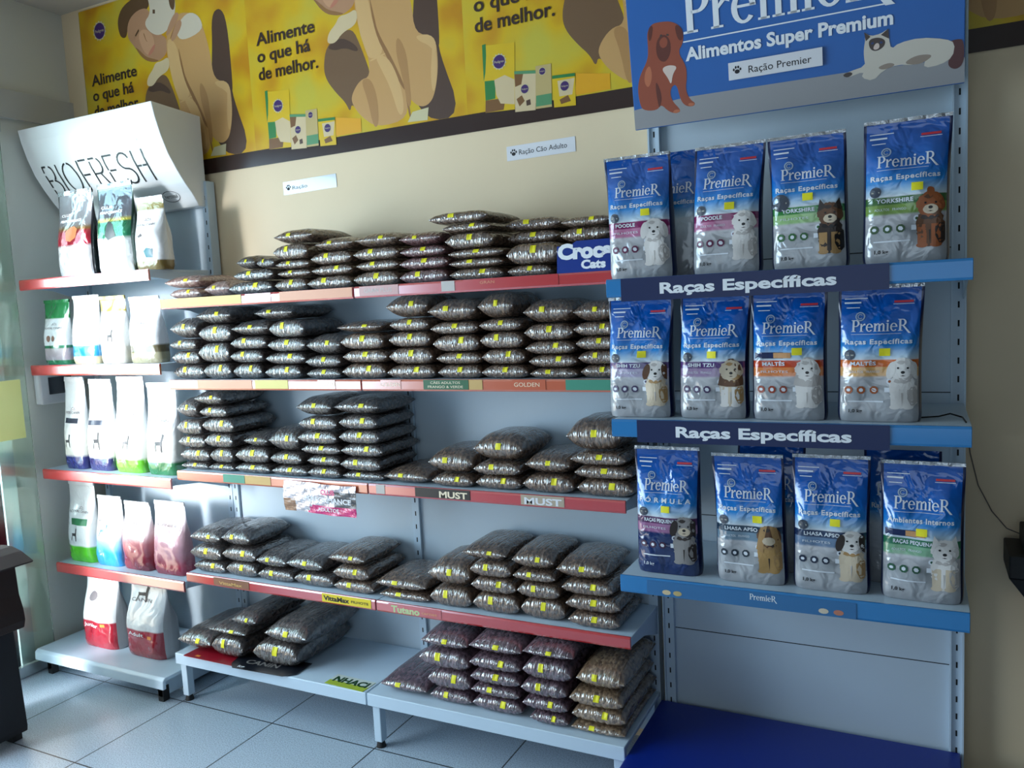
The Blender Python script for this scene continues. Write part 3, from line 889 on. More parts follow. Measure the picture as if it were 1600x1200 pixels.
def bag_meshes(seed, top):
    pt = bag_funcs(seed, top)
    nu, ns = 56, 36
    us = [-1 + 2 * i / nu for i in range(nu + 1)]
    us = [sin(u * pi / 2) * .35 + u * .65 for u in us]
    ss = [-1 + 2 * j / ns for j in range(ns + 1)]
    V, idx = [], {}
    for side in (1, -1):
        for j, s in enumerate(ss):
            for i, u in enumerate(us):
                edge = i in (0, nu) or j in (0, ns)
                if edge and side < 0:
                    idx[(side, j, i)] = idx[(1, j, i)]
                    continue
                idx[(side, j, i)] = len(V)
                V.append(pt(s, u, side))
    Fc = []
    for j in range(ns):
        for i in range(nu):
            a, b_, c, d_ = (1, j, i), (1, j, i + 1), (1, j + 1, i + 1), (1, j + 1, i)
            Fc.append(tuple(idx[q] for q in (a, b_, c, d_)))
            Fc.append(tuple(idx[(-1,) + q[1:]] for q in (d_, c, b_, a)))
    me = bpy.data.meshes.new('kibble_bag')
    me.from_pydata(V, [], Fc)
    me.polygons.foreach_set('use_smooth', [True] * len(Fc))
    me.update()
    # stickers at several places on the front bulge
    st = []
    for uc in (-.22, .04, .25):
        cand = [(s, pt(s, uc, 1)) for s in [-1 + .004 * q for q in range(1, 160)]]
        tgt = (.66 if not top else .50)
        s0 = next((s for s, p in cand if p[2] > tgt * BH), -.9)
        n = 6
        half = .0094
        # walk along the film for the sticker's own height
        rows = [s0]
        for sg in (-1, 1):
            s, acc, prev = s0, 0.0, Vector(pt(s0, uc, 1))
            while acc < half and -1 < s < 1:
                s += sg * .002
                q = Vector(pt(max(-.9999, s), uc, 1)); acc += (q - prev).length; prev = q
            rows.append(s)
        sa, sb = rows[1], rows[2]
        du = half / (BW * .5)
        vv, ff = [], []
        tw = .12 * (1 if uc > 0 else -1)
        for a in range(n + 1):
            for c in range(n + 1):
                fu, fs_ = -1 + 2 * c / n, a / n
                s = sa + (sb - sa) * fs_
                u = uc + fu * du + tw * (fs_ - .5) * du
                p0 = Vector(pt(max(-.999, s), u, 1))
                e1 = Vector(pt(max(-.999, s), u + .01, 1)) - p0
                e2 = Vector(pt(max(-.995, s) + .004, u, 1)) - p0
                nn = e1.cross(e2)
                nn = nn.normalized() if nn.length > 1e-12 else Vector((0, -1, 0))
                if nn.y > 0 and nn.z < 0:
                    nn = -nn
                vv.append(p0 + nn * .0016)
        for a in range(n):
            for c in range(n):
                k = a * (n + 1) + c
                ff.append((k, k + 1, k + n + 2, k + n + 1))
        sm = bpy.data.meshes.new('price_sticker')
        sm.from_pydata([tuple(q) for q in vv], [], ff)
        sm.materials.append(STICKER)
        sm.update()
        st.append(sm)
    return me, st


KM = {
 'dark': kibble_mat('kibble_dark', (46, 38, 36), (66, 56, 52), (92, 80, 74)),  # grey look of reflections on the left bags put into the colour
 'brown': kibble_mat('kibble_brown', (62, 44, 34), (90, 68, 52), (120, 94, 74)),
 'reddish': kibble_mat('kibble_reddish', (70, 38, 40), (96, 58, 58), (122, 82, 82)),
 'purplish': kibble_mat('kibble_purplish', (58, 38, 48), (84, 60, 70), (112, 86, 96)),
 'tan': kibble_mat('kibble_tan', (92, 70, 50), (124, 98, 72), (152, 126, 98)),
 'pinkish': kibble_mat('kibble_pinkish', (120, 88, 80), (150, 116, 106), (176, 144, 132)),
}
_shape = {}
def shape(i, top, col):
    key = (i, top, col)
    if key not in _shape:
        if (i, top) not in _shape:
            _shape[(i, top)] = bag_meshes(i * 7 + top * 3 + 1, top)
        me, st = _shape[(i, top)]
        me = me.copy()
        me.name = 'kibble_bag'
        me.materials.append(KM[col])
        _shape[key] = (me, st)
    return _shape[key]


KIBBLE = {
 '1': [
  [(0.101,0.161,0,0.04,0),(0.085,0.191,0.04,0.046,0)],
  [(0.264,0.133,0,0.055,0)],
  [(0.437,0.211,0,0.049,0),(0.453,0.191,0.049,0.042,0),(0.42,0.093,0.091,0.047,0)],
  [(0.511,0.085,0.091,0.038,0)],
  [(0.625,0.145,0,0.05,0),(0.639,0.151,0.05,0.03,0),(0.635,0.154,0.08,0.033,0),(0.634,0.156,0.113,0.055,0),(0.646,0.178,0.168,0.047,0)],
  [(0.794,0.192,0,0.048,0),(0.804,0.177,0.048,0.037,0),(0.803,0.175,0.085,0.046,0),(0.82,0.167,0.131,0.048,0)],
  [(0.991,0.181,0,0.052,0),(0.994,0.173,0.052,0.036,0),(0.995,0.183,0.088,0.042,0),(1.001,0.172,0.13,0.044,0)],
  [(1.175,0.183,0,0.046,0),(1.176,0.186,0.046,0.04,0),(1.176,0.173,0.086,0.035,0),(1.169,0.16,0.121,0.042,0)],
  [(1.368,0.192,0,0.039,0),(1.368,0.195,0.039,0.03,0),(1.369,0.197,0.069,0.03,0),(1.351,0.174,0.099,0.051,0),(1.338,0.176,0.15,0.03,0),(1.311,0.215,0.18,0.037,0)],
  [(1.55,0.148,0,0.037,0),(1.565,0.176,0.037,0.065,0),(1.535,0.177,0.102,0.041,0.07),(1.537,0.192,0.143,0.04,0.07)],
  [(1.733,0.155,0,0.062,0),(1.737,0.148,0.062,0.03,0),(1.733,0.157,0.092,0.043,0),(1.736,0.155,0.135,0.03,0)],
 ],
 '2': [
  [(0.073,0.165,0,0.058,0),(0.065,0.15,0.058,0.055,0),(0.061,0.142,0.113,0.044,0),(0.063,0.145,0.157,0.074,0)],
  [(0.229,0.144,0,0.065,0),(0.222,0.16,0.065,0.076,0),(0.226,0.167,0.141,0.068,0),(0.227,0.179,0.209,0.06,0)],
  [(0.376,0.144,0,0.061,0),(0.384,0.162,0.061,0.05,0),(0.399,0.176,0.111,0.049,0),(0.41,0.183,0.16,0.052,0)],
  [(0.55,0.169,0,0.053,0),(0.564,0.186,0.053,0.046,0),(0.577,0.176,0.099,0.051,0),(0.585,0.163,0.15,0.065,0),(0.524,0.18,0.215,0.048,0)],
  [(0.737,0.15,0,0.04,0),(0.736,0.156,0.04,0.045,0),(0.743,0.151,0.085,0.066,0)],
  [(0.908,0.183,0,0.055,0),(0.918,0.187,0.055,0.046,0),(0.91,0.18,0.101,0.057,0),(0.903,0.19,0.158,0.041,0)],
  [(1.102,0.189,0,0.048,0),(1.102,0.172,0.048,0.057,0),(1.1,0.164,0.105,0.053,0),(1.101,0.154,0.158,0.044,0),(1.095,0.166,0.202,0.071,0)],
  [(1.284,0.162,0,0.046,0),(1.282,0.168,0.046,0.041,0),(1.277,0.172,0.087,0.056,0),(1.273,0.177,0.143,0.041,0),(1.269,0.18,0.184,0.066,0)],
  [(1.448,0.162,0,0.044,0),(1.444,0.153,0.044,0.05,0),(1.44,0.151,0.094,0.054,0),(1.438,0.148,0.148,0.04,0),(1.424,0.127,0.188,0.074,0)],
  [(1.614,0.159,0,0.033,0),(1.611,0.16,0.033,0.041,0),(1.605,0.164,0.074,0.041,0),(1.599,0.163,0.115,0.053,0),(1.6,0.167,0.168,0.066,0)],
  [(1.764,0.133,0,0.041,0),(1.763,0.139,0.041,0.043,0),(1.759,0.141,0.084,0.042,0),(1.757,0.147,0.126,0.042,0),(1.752,0.134,0.168,0.056,0)],
 ],
 '3': [
  [(0.063,0.146,0,0.031,0),(0.07,0.159,0.031,0.055,0),(0.062,0.144,0.086,0.052,0),(0.058,0.135,0.138,0.061,0),(0.045,0.11,0.199,0.074,0)],
  [(0.206,0.135,0,0.031,0),(0.212,0.12,0.031,0.062,0),(0.21,0.149,0.093,0.056,0),(0.21,0.166,0.149,0.059,0),(0.19,0.143,0.208,0.045,0),(0.175,0.147,0.253,0.055,0)],
  [(0.368,0.174,0,0.039,0),(0.37,0.166,0.039,0.061,0),(0.396,0.119,0.1,0.049,0)],
  [(0.55,0.167,0,0.039,0),(0.531,0.15,0.039,0.049,0),(0.53,0.145,0.088,0.082,0)],
  [(0.708,0.146,0,0.042,0),(0.705,0.148,0.042,0.041,0),(0.696,0.177,0.083,0.04,0),(0.692,0.176,0.123,0.049,0),(0.696,0.172,0.172,0.051,0),(0.686,0.161,0.223,0.063,0)],
  [(0.875,0.177,0,0.033,0),(0.869,0.172,0.033,0.049,0),(0.875,0.178,0.082,0.047,0),(0.871,0.174,0.129,0.05,0),(0.87,0.164,0.179,0.05,0),(0.864,0.192,0.229,0.061,0)],
  [(1.057,0.178,0,0.047,0)],
  [(1.238,0.156,0,0.043,0),(1.233,0.171,0.043,0.073,0)],
  [(1.404,0.162,0,0.047,0),(1.406,0.169,0.047,0.044,0),(1.409,0.178,0.091,0.079,0)],
  [(1.579,0.173,0,0.058,0),(1.578,0.154,0.058,0.059,0)],
  [(1.764,0.18,0,0.053,0),(1.76,0.185,0.053,0.041,0),(1.746,0.179,0.094,0.041,0),(1.731,0.176,0.135,0.089,0)],
 ],
 '4': [
  [(0.101,0.168,0,0.049,0),(0.088,0.168,0.049,0.06,0),(0.087,0.166,0.109,0.06,0)],
  [(0.267,0.158,0,0.059,0),(0.261,0.174,0.059,0.056,0),(0.247,0.15,0.115,0.065,0)],
  [(0.436,0.175,0,0.049,0),(0.424,0.15,0.049,0.057,0)],
  [(0.617,0.183,0,0.053,0),(0.587,0.172,0.053,0.059,0)],
  [(0.802,0.178,0,0.044,0),(0.791,0.16,0.044,0.051,0),(0.775,0.164,0.095,0.051,0)],
  [(1.017,0.207,0,0.031,0),(1.009,0.211,0.031,0.056,0)],
  [(1.203,0.161,0,0.068,0),(1.2,0.167,0.068,0.083,0)],
  [(1.374,0.171,0,0.067,0),(1.369,0.167,0.067,0.052,0),(1.361,0.152,0.119,0.053,0),(1.339,0.166,0.172,0.047,0)],
  [(1.539,0.155,0,0.07,0),(1.53,0.149,0.07,0.051,0),(1.515,0.151,0.121,0.038,0),(1.514,0.148,0.159,0.062,0)],
  [(1.712,0.17,0,0.046,0),(1.708,0.181,0.046,0.05,0),(1.691,0.17,0.096,0.048,0),(1.676,0.168,0.144,0.062,0)],
 ],
 '5a': [
  [(0.254,0.163,0,0.081,0),(0.259,0.193,0.081,0.045,0)],
  [(0.08,0.18,0,0.079,0)],
  [(0.347,0.122,0.126,0.062,0)],
  [(0.483,0.215,0,0.088,0),(0.549,0.199,0.088,0.085,0)],
 ],
 '5b': [
  [(1.049,0.19,0.0,0.057,0)],
  [(1.233,0.16,0.0,0.044,0),(1.229,0.164,0.044,0.067,0),(1.212,0.193,0.111,0.065,0),(1.218,0.18,0.176,0.061,0)],
  [(1.405,0.18,0.0,0.053,0),(1.402,0.176,0.053,0.038,0),(1.403,0.18,0.091,0.048,0),(1.405,0.185,0.139,0.047,0),(1.405,0.191,0.186,0.058,0)],
  [(1.587,0.132,0.0,0.039,0),(1.574,0.155,0.039,0.045,0),(1.573,0.157,0.084,0.054,0),(1.585,0.165,0.138,0.065,0),(1.589,0.174,0.203,0.046,0)],
  [(1.744,0.175,0.0,0.028,0),(1.745,0.174,0.028,0.052,0),(1.74,0.173,0.08,0.051,0),(1.756,0.156,0.131,0.081,0)],
 ],
}

ORD = ['first', 'second', 'third', 'fourth', 'fifth', 'sixth', 'seventh', 'eighth', 'ninth', 'tenth', 'eleventh', 'twelfth']
ROW = {'1': ('z1', .268, 'top shelf'), '2': ('z2', .262, 'second shelf'), '3': ('z3', .266, 'third shelf'), '4': ('z4', .266, 'fourth shelf'),
       '5a': ('zb', .352, 'left floor deck'), '5b': ('zb', .350, 'right floor deck')}


def kib_colour(k, si):
    return {'1': 'pinkish' if si < 2 else 'dark' if si < 4 else 'reddish' if si == 7 else 'brown',
            '2': 'dark' if si < 5 else 'brown', '3': 'dark' if si < 6 else 'brown',
            '4': 'dark' if si < 4 else 'brown', '5a': 'dark', '5b': 'tan' if si == 4 else 'purplish'}[k]


rnd = random.Random(5)
proto = {}
for k, stacks in KIBBLE.items():
    zn, yf, nm = ROW[k]
    for si, st in enumerate(stacks):
        for li, (x, w, z0, h, yo) in enumerate(st):
            top = 1 if (li == len(st) - 1 and h > .04) else 0
            col = kib_colour(k, si)
            vi = rnd.randrange(4 if not top else 3)
            me, stk = shape(vi, top, col)
            sm = stk[rnd.randrange(3)]
            if me.name not in proto:
                proto[me.name] = (link('kibble_bag', me), link('price_sticker', sm))
                o, s = proto[me.name]
            else:
                o, s = proto[me.name][0].copy(), proto[me.name][1].copy()
                s.data = sm
                COL.objects.link(o); COL.objects.link(s)
            s.parent = o
            ln = .236 if k[0] != '5' else .318
            ky = ln / BL
            lift = .0062 if (k == '5a' and si < 4) else .0
            o.location = (x, -yf + yo + ln / 2 + rnd.uniform(0, .011) + (.0 if top else .0), Z[zn] + z0 + .0006 + lift)
            o.scale = ((w - .002) / BW, ky, (h * (1.12 if top and k[0] != '5' and si not in (5,) else 1.0) - .0008) / BH)
            n = len(st)
            lev = 'lying alone as' if n == 1 else 'topmost in' if li == n - 1 else 'bottom bag in' if li == 0 else ORD[li] + ' from bottom in'
            tag(o, f'clear bag of {col} kibble, {lev} {ORD[si]} stack from left, {nm}', 'pet food bag', f'kibble bags on the {nm}')

# ------------------------------------------------------------------ stand-up pouches
class Pouch:
    """stand-up pouch: block bottom narrowing to a flat top seal; local origin at the bottom centre"""
    def __init__(s, w, h, d, seed=0, taper=0.0, full=.42, seal=.05, amp=.0034, slump=0.0):
        s.w, s.h, s.d, s.taper, s.full, s.seal, s.amp = w, h, d, taper, full, seal, amp
        r = random.Random(seed)
        s.p = [r.uniform(0, 6.28) for _ in range(6)]
        s.lean = r.uniform(-.006, .006) + slump
        s.tw = r.uniform(-.5, .5)

    def hw(s, v):
        k = 1 - .025 * sin(pi * min(1, v * 1.1)) - s.taper * max(0, v - .5) ** 1.3
        if v < .06:
            k *= .96 + .04 * (v / .06) ** .5
        return s.w / 2 * k

    def dep(s, v):
        if v > 1 - s.seal:
            return .0022
        if v < .10:
            q = .84 + .16 * sin(v / .10 * pi / 2)
        elif v < s.full:
            q = 1.0
        else:
            a = (v - s.full) / (1 - s.seal - s.full)
            q = (1 - a * a * (3 - 2 * a)) * .97 + .03
        return s.d / 2 * q

    def fold(s, u, v):
        e = min(1, v * 6) * min(1, max(0, (1 - s.seal - v)) * 5)
        return s.amp * e * (sin(3.1 * u + 7 * v + s.p[0]) * sin(11 * v + s.p[1]) + .6 * sin(6.3 * u - 9 * v + s.p[2]) + .45 * sin(15 * v + 4 * u + s.p[3]))

    def front(s, x, z, off=0.0):
        v = min(1, max(0, z / s.h))
        hw = s.hw(v)
        u = max(-1, min(1, x / hw))
        pw = 6 - 3 * max(0, (v - .3) / .7)
        y = -s.dep(v) * max(0.0, 1 - abs(u) ** pw) ** .5 - s.fold(u, v) * (1 - abs(u) ** 4)
        return (x + s.lean * v * v * 2, y - off, z)

    def body(s, b, mf, mside=None, mseal=None):
        nu, nv = 44, 52
        us = [sin(pi / 2 * (-1 + 2 * i / nu)) for i in range(nu + 1)]
        us = [u * .6 + .4 * (-1 + 2 * i / nu) for i, u in enumerate(us)]
        vs = [j / nv for j in range(nv + 1)]
        vs = sorted(set([v for v in vs if abs(v - (1 - s.seal)) > .012] + [1 - s.seal, 1 - s.seal + .004]))
        fr, bk = [], []
        for v in vs:
            for u in us:
                x, y, z = s.front(u * s.hw(v), v * s.h)
                fr.append((x, y, z))
                bk.append((x, -y if v < 1 - s.seal else -y, z))
        n = nu + 1
        f1, f2, f3, f4 = [], [], [], []
        top = [k for k, v in enumerate(vs) if v >= 1 - s.seal - 1e-6][0]
        for j in range(len(vs) - 1):
            for i in range(nu):
                q = (j * n + i, j * n + i + 1, (j + 1) * n + i + 1, (j + 1) * n + i)
                (f3 if (mseal and j >= top) else f2 if (mside and (us[i] < -.95 or us[i + 1] > .95)) else f1).append(q)
                f4.append(q[::-1])
        for fs_, m in ((f1, mf), (f2, mside), (f3, mseal)):
            if fs_:
                b.add(fr, fs_, m)
        N = len(fr)
        o = b.mid(mside or mf)
        b.add(bk, f4, mside or mf)
        # closed bottom and side edges
        rim = [fr[i] for i in range(n)] + [bk[i] for i in range(n)]
        b.add(rim, [(i, n + i, n + i + 1, i + 1) for i in range(nu)], mside or mf)


def smooth_build(b, name, parent=None, loc=(0, 0, 0), rot=(0, 0, 0)):
    return b.build(name, parent, loc, rot, smooth=True)


def ell(cx, cz, rx, rz, n=16, a=0.0):
    return [(cx + rx * cos(t) * cos(a) - rz * sin(t) * sin(a), cz + rx * cos(t) * sin(a) + rz * sin(t) * cos(a)) for t in [2 * pi * i / n for i in range(n)]]


def shag(cx, cz, rx, rz, n=22, amp=.08, seed=1):
    r = random.Random(seed)
    return [(cx + rx * (1 + amp * (r.random() - .5) * 2) * cos(t), cz + rz * (1 + amp * (r.random() - .5) * 2) * sin(t)) for t in [2 * pi * i / n for i in range(n)]]


DOG = {k: mat('dogprint_' + k, c, .35) for k, c in dict(white=(216, 212, 208), shade=(178, 172, 168), cream=(200, 184, 160), tan=(166, 130, 84), rust=(150, 84, 46), brown=(96, 64, 42), dark=(52, 42, 38), black=(24, 22, 24), grey=(140, 136, 134), gold=(178, 140, 84)).items()}


def draw_dog(b, cx, z0, h, style, fn):
    """a small sitting dog printed on a pouch; style gives coat, ears and hair"""
    body, head, ear, leg, kind = style
    L = [0]
    def P(pts, m):
        L[0] += 1
        b.flat(pts, DOG[m], lambda x, z, k=L[0]: fn(x, z, 0.0019 + .00010 * k), fine=.016)
    w = h * .5
    P(shag(cx + .05 * h, z0 + .25 * h, .25 * h, .24 * h, 40, .09, 3), body)          # haunch
    P(shag(cx, z0 + .36 * h, .22 * h, .34 * h, 40, .08, 4), body)                     # chest
    for dx in (-.13, .09):
        P([(cx + (dx - .075) * h, z0 + .40 * h), (cx + (dx + .075) * h, z0 + .40 * h), (cx + (dx + .07) * h, z0 + .02 * h), (cx + (dx - .07) * h, z0 + .02 * h)], leg)
        P(ell(cx + dx * h, z0 + .035 * h, .095 * h, .045 * h, 12), leg)
    P([(cx - .025 * h, z0 + .3 * h), (cx + .005 * h, z0 + .3 * h), (cx - .01 * h, z0 + .04 * h)], 'shade' if body in ('white', 'cream') else 'dark')
    tone = {'white': 'shade', 'cream': 'tan', 'gold': 'tan', 'brown': 'dark', 'rust': 'brown', 'grey': 'dark', 'dark': 'black', 'tan': 'brown'}
    P(shag(cx + .17 * h, z0 + .24 * h, .10 * h, .17 * h, 20, .14, 11), tone[body])
    P(shag(cx - .02 * h, z0 + .53 * h, .15 * h, .05 * h, 18, .2, 12), tone[body])
    hz = z0 + .74 * h
    if kind == 'drape':      # long hanging hair on both sides of the face
        P([(cx - .04 * h, hz + .24 * h), (cx - .17 * h, hz + .12 * h), (cx - .26 * h, hz - .30 * h), (cx - .08 * h, hz - .33 * h), (cx, hz - .1 * h), (cx + .08 * h, hz - .33 * h), (cx + .26 * h, hz - .30 * h), (cx + .17 * h, hz + .12 * h), (cx + .04 * h, hz + .24 * h)], ear)
    P(shag(cx, hz, .22 * h, .215 * h, 40, .09, 6), head)
    P(shag(cx + .09 * h, hz - .13 * h, .09 * h, .06 * h, 18, .15, 13), tone[head])
    P(shag(cx - .03 * h, hz + .13 * h, .07 * h, .035 * h, 14, .2, 14), tone[head])
    if kind == 'point':
        for sgn in (-1, 1):
            P([(cx + sgn * .06 * h, hz + .13 * h), (cx + sgn * .17 * h, hz + .29 * h), (cx + sgn * .22 * h, hz + .05 * h)], ear)
    elif kind == 'flop':
        for sgn in (-1, 1):
            P(ell(cx + sgn * .20 * h, hz - .02 * h, .075 * h, .17 * h, 14, sgn * .25), ear)
    elif kind == 'curtain':
        for sgn in (-1, 1):
            P([(cx + sgn * .02 * h, hz + .22 * h), (cx + sgn * .15 * h, hz + .18 * h), (cx + sgn * .25 * h, hz - .26 * h), (cx + sgn * .12 * h, hz - .34 * h), (cx + sgn * .07 * h, hz)], ear)
    if kind == 'tuft':
        P(shag(cx, hz + .22 * h, .07 * h, .09 * h, 12, .25, 8), ear)
    P(shag(cx, hz - .085 * h, .12 * h, .085 * h, 16, .06, 7), 'cream' if head not in ('white', 'cream') else head)
    if kind != 'curtain':
        for sgn in (-1, 1):
            P(ell(cx + sgn * .082 * h, hz + .025 * h, .019 * h, .019 * h, 10), 'black')
        P(ell(cx, hz - .055 * h, .036 * h, .028 * h, 10), 'black')
        P([(cx - .045 * h, hz - .12 * h), (cx, hz - .108 * h), (cx + .045 * h, hz - .12 * h), (cx, hz - .128 * h)], 'dark')


BLUES = [(1.0, (8, 70, 150)), (.82, (0, 82, 166)), (.66, (0, 100, 188)), (.56, (30, 132, 206)), (.485, (176, 202, 220)), (.462, (206, 214, 222))]
def premium_pouch(i, row, x, w, h, band, band2, word, line, style, label, extra='', low=None, tilt=0.0, lean=0.0, dogx=.62):
    z0, y0 = {1: (1.538, -.335), 2: (1.163, -.335), 3: (.721, -.315)}[row]
    P = Pouch(w, h, .082, seed=i * 3 + 2, full=.5)
    st = [(0.0, (150, 152, 156)), (.10, (170, 172, 176)), (.22, (150, 154, 158)) , (.33, (186, 186, 190)), (.345, band2), (.405, band2), (.408, band), (.458, band)]
    if low:
        st[0:4] = [(0.0, low), (.33, low)]
    stops = st + BLUES[::-1]
    m = pouch_mat(f'pouch_print_{i}', h, stops)
    side = mat('pouch_side_navy', (8, 24, 66), .3, coat=.4)
    b = MB()
    P.body(b, m, side)
    nfaces = len(b.f)
    fn = lambda x_, z_, o=.0013: P.front(x_, z_, o)
    f2 = lambda x_, z_: P.front(x_, z_, .0017)
    ink = C_('pouch_white_ink', (214, 220, 228), .3)
    hw = w / 2
    b.wordmark(-hw * .66, h * .665, w * .68, h * .085, ink, fn)
    b.flat(rect(-hw * .66, hw * .5, h * .645, h * .648), ink, fn, fine=.02)
    for rr in ringsec(-hw * .46, h * .775, .011, .011, .008, .008, 0, 2 * pi, 16) + ringsec(-hw * .46, h * .775, .006, .006, .004, .004, .6, 5.6, 10):
        b.flat(rr, C_('pouch_silver_ink', (150, 170, 190), .3), fn)
    b.text(line, -hw * .80, h * .575, h * .036, ink, fn, width=w * .78, bold=.03, sp=1.12)
    b.flat(rect(hw * .32, hw * .76, h * .868, h * .884), C_('pouch_red_ink', (196, 50, 60), .4), fn, fine=.02)
    b.flat(rect(hw * .3, hw * .78, h * .857, h * .861), ink, fn)
    for q0, q1, zz in ((-.85, -.3, .905), (-.85, -.45, .872), (-.80, -.48, .838)):
        b.flat(rect(hw * q0, hw * q1, h * zz, h * (zz + (.012 if zz < .88 and zz > .85 else .006))), ink, fn, fine=.02)
    b.text(word, -hw * .66, h * .420, h * .028, ink, fn, width=w * min(.50, .040 * len(word) + .06), bold=.03, sp=1.05)
    b.text('FILHOTES' if i % 2 else 'ADULTOS   FRANGO', -hw * .70, h * .365, h * .018, ink, fn, width=w * .36)
    # round badge or banner above the band
    if extra == 'banner':
        b.flat(rect(-hw * .86, -hw * .1, h * .475, h * .522), NAVY, fn, fine=.02)
        b.flat(rect(-hw * .36, hw * .1, h * .478, h * .519), C_('pouch_biscuit', (190, 140, 92), .4), f2, fine=.02)
    else:
        r_ = .0125 if extra != 'big' else .021
        b.flat(ell(-hw * .68, h * .497, r_, r_), C_('pouch_badge', (54, 62, 76), .4), fn, fine=.02)
        b.flat(rect(-hw * .68 - r_ * .7, -hw * .68 + r_ * .7, h * .49, h * .50), C_('pouch_badge_line', (150, 150, 140), .4), f2)
    ic = C_(f'pouch_icon_{band[0]}_{band[1]}', tuple(int(c * .75) for c in band), .4)
    for q in range(3):
        cx = -hw * (.70 - .30 * q)
        b.flat(ell(cx, h * .238, .0098, .0098, 8, .39), ic, fn)
        b.flat(ell(cx, h * .238, .005, .004 + .001 * q, 6, .5 * q), ink, f2)
    b.flat(rect(hw * .14, hw * .34, h * .222, h * .256), ink, fn)
    b.flat(ell(hw * .26, h * .30, .0072, .0072, 12), ink, fn)
    b.flat(ell(hw * .26, h * .30, .0034, .0034, 8), ic, f2)
    b.flat(rect(-hw * .72, hw * .12, h * .148, h * .158), ink, fn, fine=.02)
    b.text('1,0 kg', -hw * .7, h * .07, h * .026, INK if not low else ink, fn, width=w * .16, bold=.02)
    draw_dog(b, hw * (dogx - .06), h * .10, h * .39, style, lambda a, c, o: P.front(max(-P.hw(c / h) * .9, min(P.hw(c / h) * .9, a)), c, o))
    ob = b.build('food_pouch', None, (x, y0, z0 + .001), (lean, 0, tilt))
    me = ob.data
    sm = [k < nfaces for k in range(len(me.polygons))]
    me.polygons.foreach_set('use_smooth', sm)
    tag(ob, label, 'pet food pouch', 'blue pouches on the light blue shelves')
    b = MB()      # crimped silver seal strip over the top edge
    n = 24
    v, f = [], []
    for k in range(n + 1):
        u = -1 + 2 * k / n
        for zz in (.978, 1.003):
            p = P.front(u * P.hw(zz) * .998, zz * h)
            wv = .0012 * sin(k * 1.3 + i)
            v += [(p[0], -.0036 + wv, min(p[2], h * 1.003)), (p[0], .0036 + wv, min(p[2], h * 1.003))]
    for k in range(n):
        a = 4 * k
        f += [(a, a + 4, a + 6, a + 2), (a + 1, a + 3, a + 7, a + 5), (a + 2, a + 6, a + 7, a + 3)]
    b.add(v, f, SILVER)
    b.build('top_seal', ob)
    b = MB()
    sx, sz = hw * (.02 + .12 * ((i * 5) % 3)), h * (.515 + .012 * (i % 2))
    b.flat(rect(sx - .012, sx + .012, sz - .009, sz + .009), STICKER, lambda a, c: P.front(a, c, .0032), fine=.012)
    b.build('price_sticker', ob)
    return ob


RE, AI = 'Raças Específicas', 'Ambientes Internos'
pood, poodp = ('white', 'white', 'white', 'white', 'flop'), ('white', 'white', 'white', 'white', 'none')
yorkp, york = ('dark', 'brown', 'dark', 'tan', 'point'), ('brown', 'rust', 'rust', 'rust', 'tuft')
shp, sh = ('cream', 'white', 'brown', 'cream', 'flop'), ('cream', 'cream', 'brown', 'white', 'drape')
malt, maltp = ('white', 'white', 'shade', 'white', 'drape'), ('white', 'white', 'white', 'white', 'flop')
lh, lhp = ('gold', 'brown', 'tan', 'gold', 'curtain'), ('cream', 'white', 'dark', 'cream', 'flop')
toy, west = ('grey', 'grey', 'dark', 'grey', 'flop'), ('white', 'white', 'white', 'cream', 'point')
MAG, MAG2 = (124, 34, 88), (178, 112, 146)
GR, GR2 = (52, 128, 62), (150, 190, 128)
GRD, GRD2 = (62, 104, 58), (118, 150, 74)
VI, VI2 = (92, 76, 126), (168, 160, 186)
VID, VID2 = (84, 56, 112), (150, 128, 160)
ORR, ORR2 = (190, 66, 30), (216, 128, 70)
ORO, ORO2 = (206, 102, 36), (222, 172, 110)
SL, SL2 = (34, 56, 76), (104, 128, 146)
NV, NV2 = (30, 48, 82), (96, 120, 150)
PU, PU2 = (84, 40, 84), (150, 100, 140)
GT, GT2 = (40, 112, 78), (120, 166, 132)
premium_pouch(1, 1, 1.93, .184, .328, MAG, MAG2, 'POODLE', RE, pood, 'blue pouch with magenta band and standing white dog, leftmost on the top blue shelf', tilt=.0, dogx=.55)
premium_pouch(2, 1, 2.155, .178, .326, MAG, MAG2, 'POODLE', RE, poodp, 'blue pouch with magenta band and round-headed white puppy, second on the top blue shelf', dogx=.6)
premium_pouch(3, 1, 2.357, .182, .326, GR, GR2, 'YORKSHIRE', RE, yorkp, 'blue pouch with green band and dark puppy, third on the top blue shelf', extra='big')
premium_pouch(4, 1, 2.568, .186, .333, GRD, GRD2, 'YORKSHIRE', RE, york, 'blue pouch with green band and rust-coloured dog, rightmost on the top blue shelf')
premium_pouch(5, 2, 1.914, .182, .326, VI, VI2, 'SHIH TZU', RE, shp, 'blue pouch with violet band and small puppy, leftmost on the middle blue shelf')
premium_pouch(6, 2, 2.112, .184, .326, VID, VID2, 'SHIH TZU', RE, sh, 'blue pouch with violet band and long-haired dog, second on the middle blue shelf')
premium_pouch(7, 2, 2.303, .184, .328, ORR, ORR2, 'MALTÊS', RE, malt, 'blue pouch with red-orange band and long-coated white dog, middle blue shelf', extra='banner', dogx=.58)
premium_pouch(8, 2, 2.510, .188, .326, ORO, ORO2, 'MALTÊS', RE, maltp, 'blue pouch with orange band and white puppy, rightmost on the middle blue shelf')
premium_pouch(9, 3, 1.974, .184, .352, PU, PU2, 'RAÇAS PEQUENAS', 'F Ó R M U L A', toy, 'blue pouch with purple band and navy lower half, on the lowest blue shelf', low=(16, 40, 92))
premium_pouch(10, 3, 2.198, .186, .340, SL, SL2, 'LHASA APSO', RE, lh, 'blue pouch with slate band and golden long-haired dog, lowest blue shelf')
